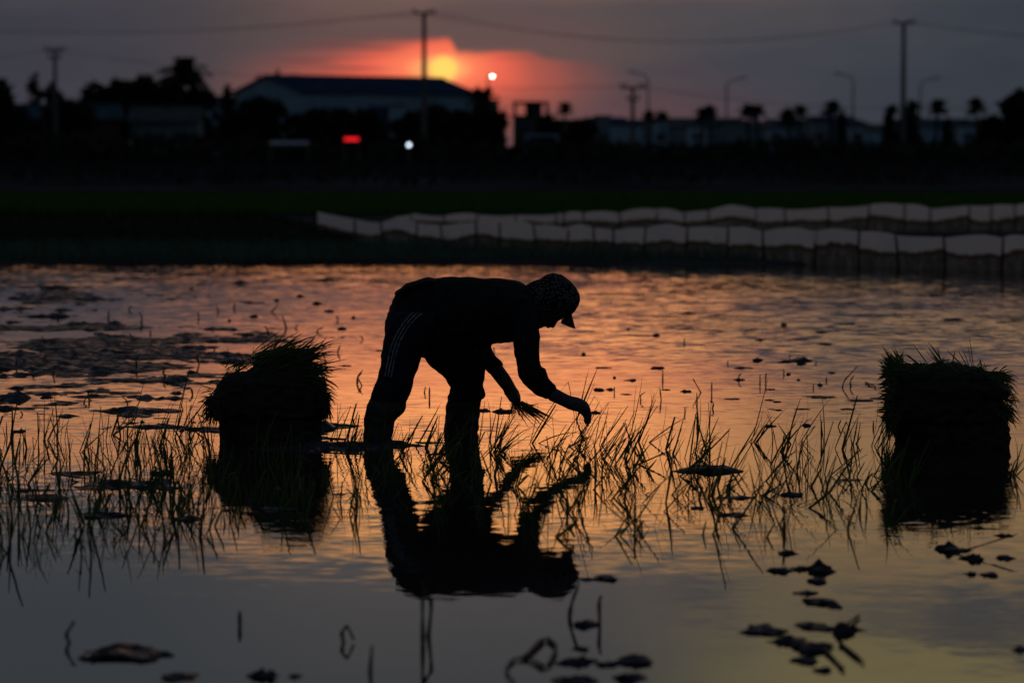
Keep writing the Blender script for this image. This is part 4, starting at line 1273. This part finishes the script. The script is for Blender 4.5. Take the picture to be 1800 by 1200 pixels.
def gable_building(name, label, A, B, width, hE, hR, wallm, roofm, windows=(), over=.5, doors=(), gable_w=()):
    """A, B: ground corners of the long front (left, right); the building extends away from the viewer"""
    A = Vector((A[0], A[1], 0)); B = Vector((B[0], B[1], 0))
    L = (B - A).length
    rz = math.atan2(B.y - A.y, B.x - A.x)
    root = empty(name, A, rz)
    tag(root, label, 'building')
    W = width
    V = [(0, 0, 0), (L, 0, 0), (L, W, 0), (0, W, 0), (0, 0, hE), (L, 0, hE), (L, W, hE), (0, W, hE), (0, W / 2, hR), (L, W / 2, hR)]
    pyobj('wall', V, [(0, 1, 5, 4), (2, 3, 7, 6), (3, 0, 4, 8, 7), (1, 2, 6, 9, 5), (0, 3, 2, 1)], wallm, root)
    sl_ = (hR - hE) / (W / 2)
    mb = MB()
    for s_ in (0, 1):
        y0 = -over if s_ == 0 else W + over
        z0 = hE - sl_ * over + .06
        a = [(-over, y0, z0), (L + over, y0, z0), (L + over, W / 2, hR + .06), (-over, W / 2, hR + .06)]
        b_ = [(x, y, z + .14) for x, y, z in a]
        if s_ == 1: a, b_ = a[::-1], b_[::-1]
        n = len(mb.V); mb.V += [Vector(v) for v in a + b_]
        mb.F += [(n + 3, n + 2, n + 1, n), (n + 4, n + 5, n + 6, n + 7), (n, n + 1, n + 5, n + 4), (n + 1, n + 2, n + 6, n + 5), (n + 3, n, n + 4, n + 7)]
    rf = mb.build('roof', roofm, root)
    nrib = int(L / 1.2)
    for i in range(0, nrib, 1):
        x = L * (i + .5) / nrib
        if i % 2 == 0:
            MB().tube([(x, -over, hE - sl_ * over + .22), (x, W / 2, hR + .22)], .05, 4).build('roof_seam', roofm, rf)
    MB().tube([(-over, W / 2, hR + .2), (L + over, W / 2, hR + .2)], .16, 6).build('ridge_cap', roofm, rf)
    for (u, z, w, h__) in windows:
        wn = MB().box((u * L, -.03, z), (w, .10, h__)).build('window', M_GLASS, root)
        MB().box((u * L, -.07, z - h__ / 2 - .06), (w + .2, .2, .10)).build('sill', wallm, wn)
    for (u, w, h__) in doors:
        MB().box((u * L, -.05, h__ / 2), (w, .12, h__)).build('door', M_DARK, root)
    return root
def gpx(px, D):
    return ((px - 900) / FPX * D, D)
# warehouse
gable_building('warehouse', 'large warehouse with long blue roof and pale gable below the sun', gpx(530, 380), (-4.6, 397), 15.0, 7.95, 9.95, mat('blue-grey cladding', (.19, .31, .42), .9, .15, .5), M_ROOFB,
               [(.12 + .11 * i, 5.6, 1.7, .9) for i in range(8)], .5, [(.3, 3.2, 3.6), (.62, 3.2, 3.6)])
def flat_building(name, label, px0, px1, ytop, D, depth, wallm, wins=(), parapet=True, slab=True):
    x0, x1 = (px0 - 900) / FPX * D, (px1 - 900) / FPX * D
    H = at(px0, ytop, D).z
    w = x1 - x0
    root = empty(name, ((x0 + x1) / 2, D, 0))
    tag(root, label, 'building')
    MB().box((0, depth / 2, H / 2), (w, depth, H)).build('wall', wallm, root)
    if slab:
        MB().box((0, depth / 2, H + .09), (w + .5, depth + .5, .18)).build('roof', M_FRAME, root)
    for (u, z, ww, hh) in wins:
        wn = MB().box(((u - .5) * w, -.02, z), (ww, .12, hh)).build('window', M_GLASS, root)
        MB().box(((u - .5) * w, -.08, z - hh / 2 - .06), (ww + .2, .18, .1)).build('sill', wallm, wn)
    return root, w, H
gable_building('shed', 'long low shed with teal roof behind the far left trees', gpx(42, 290), gpx(212, 292), 7, 3.9, 5.0, M_WALLR, M_ROOFT, [(.2, 2.4, 1.2, 1.0), (.5, 2.4, 1.2, 1.0), (.8, 2.4, 1.2, 1.0)], .5, [(.36, 1.2, 2.2)])
gable_building('house', 'low house with pale grey side wall under the left trees', gpx(232, 298), gpx(348, 298), 6, 3.7, 4.9, M_WALLG, M_FRAME, [(.8, 2.2, .9, .8)], .4)
flat_building('house', 'narrow pale two-storey house between the trees left of the warehouse', 366, 412, 172, 330, 5, M_WALLW, [(.3, 4.6, .7, 1.0), (.7, 4.6, .7, 1.0), (.6, 2.0, .8, 1.9)])
flat_building('kiosk', 'pale narrow kiosk below the warehouse wall', 688, 711, 186, 350, 3, M_WALLW, [(.5, 3.4, .8, .8)])
flat_building('shipping_container', 'dark blue container in front of the warehouse', 648, 684, 186, 352, 3, mat('blue paint', (.02, .04, .12), .6, .2, 1), [], slab=False)
flat_building('block_house', 'small dark block house at the right end of the warehouse', 843, 876, 178, 345, 5, M_WALLG, [(.6, 4.4, .7, 1.0)])
rt, w, H = flat_building('house', 'flat-roofed house with open roof frame right of the sun', 902, 972, 206, 300, 6, mat('dusky wall', (.05, .055, .07), .9, .2, 1), [(.25, 2.6, 1.0, 1.1), (.7, 2.6, 1.0, 1.1)])
Hf = at(900, 184, 300).z
for u in (-.5, 0.05, .36):
    for yy in (.3, 5.7):
        MB().box((u * w + (.15 if u < 0 else 0), yy, (H + Hf) / 2 + .1), (.28, .28, Hf - H)).build('roof_post', M_FRAME, rt)
MB().box((-.07 * w, 3, Hf + .2), (w * .9, 6.2, .22)).build('canopy', M_FRAME, rt)
MB().box((.02 * w, 4.5, (H + Hf) / 2 + .1), (w * .42, 2, Hf - H - .02)).build('stair_room', M_FRAME, rt)
pr = empty('porch', (*gpx(953, 285), 0)); tag(pr, 'pale blue porch frame in front of the flat-roofed house', 'porch')
M_BLUEP = mat('pale blue paint', (.16, .24, .36), .8, .15, 1)
zt = at(953, 238, 285).z
MB().box((0, 0, zt), (3.2, 2.2, .26)).build('roof', M_BLUEP, pr)
for sx in (-1.45, 1.35):
    MB().box((sx, -.9, zt / 2), (.3, .3, zt - .27)).build('post', M_BLUEP, pr)
aw = empty('awning', (*gpx(509, 214), 0)); tag(aw, 'low pale blue awning left of the red sign', 'awning')
MB().box((0, 0, at(509, 252, 214).z), (2.7, 1.2, .16), 0, .12).build('sheet', mat('pale sheet metal', (.28, .34, .42), .6, .15, 1), aw)
for sx in (-1.3, 1.3):
    MB().tube([(sx, .3, -.1), (sx, .3, at(509, 252, 214).z - .1)], .05, 6).build('post', M_STEEL, aw)
sg = empty('led_sign', (*gpx(618.5, 212), 0)); tag(sg, 'small glowing red sign board below the warehouse', 'sign')
z = at(618, 245, 212).z
MB().box((0, 0, z), (1.12, .10, .34)).build('board', M_DARK, sg)
MB().box((0, -.058, z), (.98, .012, .22)).build('lit_panel', mat('red led', (.3, .01, .01), .4, .02, 2, emit=((1.0, .015, .02), 1.1)), sg)
for sx in (-.5, .5):
    MB().tube([(sx, .08, -.1), (sx, .08, z)], .04, 6).build('post', M_STEEL, sg)
# far factories
for (x0, x1, yt, D, wm, lb) in [(1048, 1072, 205, 440, M_WALLG, 'narrow dark far house left of the short utility pole'), (1150, 1172, 208, 430, M_WALLW, 'narrow pale far house right of the short utility pole'), (1212, 1240, 222, 400, M_WALLW, 'small pale far house below the close pair of palms'),
        (1352, 1376, 226, 400, M_WALLW, 'small pale far house left of the short stout palm'), (1430, 1452, 214, 430, M_WALLG, 'narrow grey far house left of the tall palm'), (1498, 1516, 224, 400, M_WALLW, 'small pale far house under the lamp left of the right pole'), (1690, 1712, 222, 410, M_WALLW, 'small pale far house left of the round-crowned palm')]:
    flat_building('house', lb, x0, x1, yt, D, 5, wm, [(.3, 2.6, .6, .8), (.7, 2.6, .6, .8)])
fac = [(1030, 1062, 214, 224, 470, M_WALLG, M_FRAME, 'small grey far factory left of the short utility pole'),
       (1066, 1128, 210, 220, 480, M_WALLW, M_ROOFB, 'pale far factory directly behind the short utility pole'),
       (1136, 1206, 214, 224, 500, M_WALLG, M_FRAME, 'low dark far factory right of the short utility pole'),
       (1198, 1318, 211, 224, 520, M_WALLW, M_ROOFT, 'long far factory with teal roof under the palms'),
       (1330, 1372, 215, 224, 500, M_WALLG, M_FRAME, 'small dark far factory between the palms'),
       (1374, 1462, 213, 223, 520, M_WALLW, M_ROOFB, 'wide pale far factory with blue roof in the right middle'),
       (1458, 1524, 208, 219, 510, M_WALLG, M_ROOFB, 'dark-roofed far factory under the unlit lamp left of the right pole'),
       (1528, 1600, 222, 230, 500, M_WALLW, M_FRAME, 'low pale far building at the foot of the right tall pole'),
       (1600, 1722, 212, 224, 520, M_WALLW, M_ROOFT, 'long far factory with teal roof right of the right tall pole'),
       (1726, 1840, 214, 226, 500, M_WALLG, M_FRAME, 'dark far factory at the right edge')]
for (x0, x1, yr_, ye, D, wm, rm, lb) in fac:
    n = max(2, int((x1 - x0) / 14))
    gable_building('factory', lb, gpx(x0, D), gpx(x1, D + 3), 12, at(0, ye, D).z, at(0, yr_, D + 6).z, wm, rm, [((i + .5) / n, 1.7, .8, 1.0) for i in range(n)], .4)

# ------------------------------------------------------------------ background: trees
M_CROWN = mat('tree foliage', (0.020, 0.026, 0.014), .9, .4, .4, .1)
M_TRUNK = mat('tree bark', (0.028, 0.024, 0.020), .95, .3, 2, .1)
def leaf_cloud(center_list, n, size):
    P_ = []
    per = n // len(center_list)
    for (c, r) in center_list:
        d = rng.normal(size=(per, 3)); d /= np.linalg.norm(d, axis=1, keepdims=True)
        rad = rng.uniform(0.35, 1.05, per) ** .6
        P_.append(np.array(c) + d * rad[:, None] * np.array(r))
    P_ = np.concatenate(P_)
    N = len(P_)
    D = rng.normal(size=(N, 3)); D[:, 2] -= .2
    return strips(P_, D, rng.normal(0, .2, (N, 3)), rng.uniform(.6, 1.3, N) * size, rng.uniform(.4, .7, N) * size, seg=2)
def tree(px, ytop, hw, D, label, shape='round', n=900, size=.5, ybase=264):
    b = at(px, ybase, D)
    H = at(px, ytop, D).z
    W = hw / FPX * D
    root = empty('tree', (b.x, b.y, 0))
    tag(root, label, 'tree', 'trees before the town')
    tr_ = MB().tube([(0, 0, -.2), (random.uniform(-.2, .2), 0, H * .3), (random.uniform(-.3, .3), 0, H * .62)], [.05 * H * .5 + .08, .1 + .012 * H, .06], 8)
    for k in range(5):
        a = random.uniform(0, 6.28)
        tr_.tube([(0, 0, H * random.uniform(.28, .45)), (math.cos(a) * W * .35, math.sin(a) * W * .35, H * .62), (math.cos(a) * W * .65, math.sin(a) * W * .5, H * random.uniform(.68, .85))], [.10, .07, .03], 5)
    tr_.build('trunk', M_TRUNK, root)
    cl = []
    if shape == 'round':
        for k in range(22):
            a = random.uniform(0, 6.28); r_ = W * random.uniform(.15, .72); z = H * random.uniform(.26, .86)
            s_ = W * random.uniform(.25, .42)
            cl.append(((math.cos(a) * r_, math.sin(a) * r_ * .8, z), (s_, s_, min(s_ * .8, H * .16))))
        cl.append(((0, 0, H * .88), (W * .35, W * .35, H * .10)))
    elif shape == 'column':
        for k in range(9):
            z = H * (.12 + .84 * k / 9)
            s_ = W * (1 - .6 * k / 9)
            cl.append(((random.uniform(-.1, .1) * W, 0, z), (s_, s_, H * .08)))
    V, Q = leaf_cloud(cl, n, size)
    mobj('crown', quads_mesh('crown', V, Q), M_CROWN, root)
for a in [(0, 142, 46, 250, 'broad dark tree cut by the far left edge'), (62, 126, 24, 300, 'slim tree left of the far left utility pole'), (92, 140, 20, 300, 'small tree right behind the far left utility pole'),
          (165, 144, 46, 318, 'leftmost tree of the dark grove over the shed'), (210, 138, 50, 322, 'middle tree of the dark grove over the shed'), (255, 130, 46, 318, 'rightmost tree of the dark grove over the shed'),
          (400, 146, 16, 300, 'small tree between the big spiky tree and the warehouse'), (462, 170, 50, 262, 'big round tree hiding the left end of the warehouse'), (415, 196, 34, 255, 'low bush at the left foot of the big round tree'),
          (548, 190, 24, 262, 'small dark tree before the left half of the warehouse'), (600, 192, 54, 300, 'low spreading tree before the middle of the warehouse'), (770, 186, 50, 300, 'low spreading tree before the right half of the warehouse'),
          (640, 196, 40, 296, 'low tree just left of the blue container'), (720, 200, 34, 262, 'low tree above the white yard lamp'), (815, 196, 36, 296, 'low tree under the right eave of the warehouse'), (515, 200, 30, 262, 'low tree above the pale blue awning'), (120, 176, 50, 262, 'low spreading tree in front of the teal-roofed shed'), (30, 190, 46, 258, 'low spreading tree at the far left corner'),
          (848, 170, 30, 262, 'ragged dark tree at the right end of the warehouse'), (872, 192, 22, 258, 'bushy tree left of the flat-roofed house'), (965, 200, 26, 290, 'dark tree beside the flat-roofed house'),
          (1020, 214, 34, 300, 'low tree right of the flat-roofed house'), (1595, 200, 28, 262, 'dark tree at the foot of the right tall pole'), (1790, 156, 40, 255, 'large dark tree at the far right edge'), (1745, 208, 34, 258, 'low tree left of the large tree at the right edge'),
          (488, 118, 12, 420, 'left treetop peeking over the warehouse gable'), (520, 126, 14, 420, 'right treetop peeking over the warehouse gable'), (455, 128, 14, 420, 'treetop at the left end of the warehouse gable')]:
    tree(*a, n=3200 if a[2] > 30 else 1300, size=.62 if a[2] > 30 else .45)
tree(1480, 192, 9, 265, 'narrow conical tree under the lamp left of the right pole', 'column', 500, .4)
tree(1562, 190, 12, 262, 'narrow conical tree just left of the right tall pole', 'column', 600, .4)
tree(1665, 204, 10, 262, 'narrow conical tree right of the right tall pole', 'column', 500, .4)
tree(655, 188, 10, 262, 'narrow conical tree before the blue container', 'column', 500, .4)

def frond_crown(nf, L_, droop, leaflet):
    Vs, Qs, n0 = [], [], 0
    for k in range(nf):
        a = 2 * math.pi * k / nf + random.uniform(-.2, .2)
        el = random.uniform(-.7, 1.4)
        d = np.array([math.cos(a) * math.cos(el), math.sin(a) * math.cos(el), math.sin(el)])
        ts = np.linspace(.12, 1, 22)
        P_ = d[None] * (L_ * ts)[:, None] + np.array([0, 0, -1.])[None] * (L_ * droop * ts ** 2.2)[:, None]
        sidev = np.cross(d, [0, 0, 1.]); sidev /= np.linalg.norm(sidev) + 1e-6
        for s_ in (-1, 1):
            D = d[None] * .55 + sidev[None] * s_ * .9 + rng.normal(0, .15, (22, 3)) + np.array([0, 0, -.35])
            V, Q = strips(P_, D, np.zeros((22, 3)), leaflet * (1.1 - .6 * ts), np.full(22, leaflet * .16), seg=2)
            Vs.append(V); Qs.append(Q + n0); n0 += len(V)
        V, Q = strips(np.array([[0, 0, 0.]]), d[None], np.array([[0, 0, -droop]]), np.array([L_]), np.array([.09]), seg=6)
        Vs.append(V); Qs.append(Q + n0); n0 += len(V)
    return np.concatenate(Vs), np.concatenate(Qs)
palm_me = []
for k in range(3):
    V, Q = frond_crown(26, 1.05, .25, .5)
    me = quads_mesh('crown', V, Q); me.materials.append(M_CROWN); palm_me.append(me)
def palm(px, yc, D, label, s_=1.0, lean=0.0, i=0, me=None, ybase=264):
    b = at(px, ybase, D)
    H = at(px, yc, D).z
    root = empty('palm_tree', (b.x, b.y, 0))
    tag(root, label, 'palm', 'palms before the town')
    MB().tube([(0, 0, -.2), (lean * .3, 0, H * .5), (lean, 0, H)], [.20 * s_, .15 * s_, .12 * s_], 8).build('trunk', M_TRUNK, root)
    o = bpy.data.objects.new('crown', me or palm_me[i % 3]); link(o, root)
    o.location = (lean, 0, H - .05); o.scale = (s_,) * 3; o.rotation_euler = (0, 0, i * 1.3)
for i, (x, y, s_, lb) in enumerate([(987, 190, .5, 'small palm right of the flat-roofed house'), (1143, 204, .45, 'small palm just right of the short utility pole'), (1166, 204, .45, 'small palm left of the unlit lamp behind the short pole'),
        (1233, 200, .55, 'left palm of the close pair right of centre'), (1246, 196, .5, 'right palm of the close pair right of centre'), (1315, 196, .62, 'palm left in the pair beyond the street lamp'), (1331, 194, .5, 'thin palm right in the pair beyond the street lamp'),
        (1388, 204, .60, 'short stout palm in the right middle'), (1409, 196, .50, 'palm just right of the short stout palm'), (1460, 190, .62, 'tall palm left of the narrow conical tree'),
        (1600, 192, .68, 'palm directly right of the right tall pole'), (1572, 192, .4, 'small palm touching the right tall pole'), (1643, 188, .62, 'tall palm right of the rightmost street lamp'), (1720, 186, .62, 'palm with round crown near the right edge'), (845, 172, .9, 'palm rising at the right end of the warehouse')]):
    palm(x, y, 265, lb, s_ * 1.5, random.uniform(-.3, .3), i)
V, Q = frond_crown(34, 3.3, .5, 1.1)
bigme = quads_mesh('crown', V, Q); bigme.materials.append(M_CROWN)
palm(322, 130, 316, 'big spiky palm-like tree over the low grey house', 1.0, .1, 2, bigme)
tree(298, 146, 44, 318, 'dense tree at the left foot of the big spiky tree', n=3500, size=.7)
tree(347, 152, 38, 320, 'dense tree at the right foot of the big spiky tree', n=3000, size=.7)

# continuous scrub in front of the town
n = 9000
sx = rng.uniform(-46, 52, n); sy_ = rng.uniform(222, 236, n)
hh = 1.0 + 1.0 * fbm(sx * .16 + 40, sy_ * .02, 4) + .5 * sst(sx, -14, -30)
sz = rng.uniform(0, 1, n) * hh
V, Q = strips(np.stack([sx, sy_, sz], 1), rng.normal(size=(n, 3)), rng.normal(0, .2, (n, 3)), rng.uniform(.3, .7, n), rng.uniform(.25, .45, n), seg=2)
sc_ = mobj('scrub', quads_mesh('scrub', V, Q), M_CROWN)
tag(sc_, 'unbroken dark scrub along the foot of the town', 'scrub', None, 'stuff')
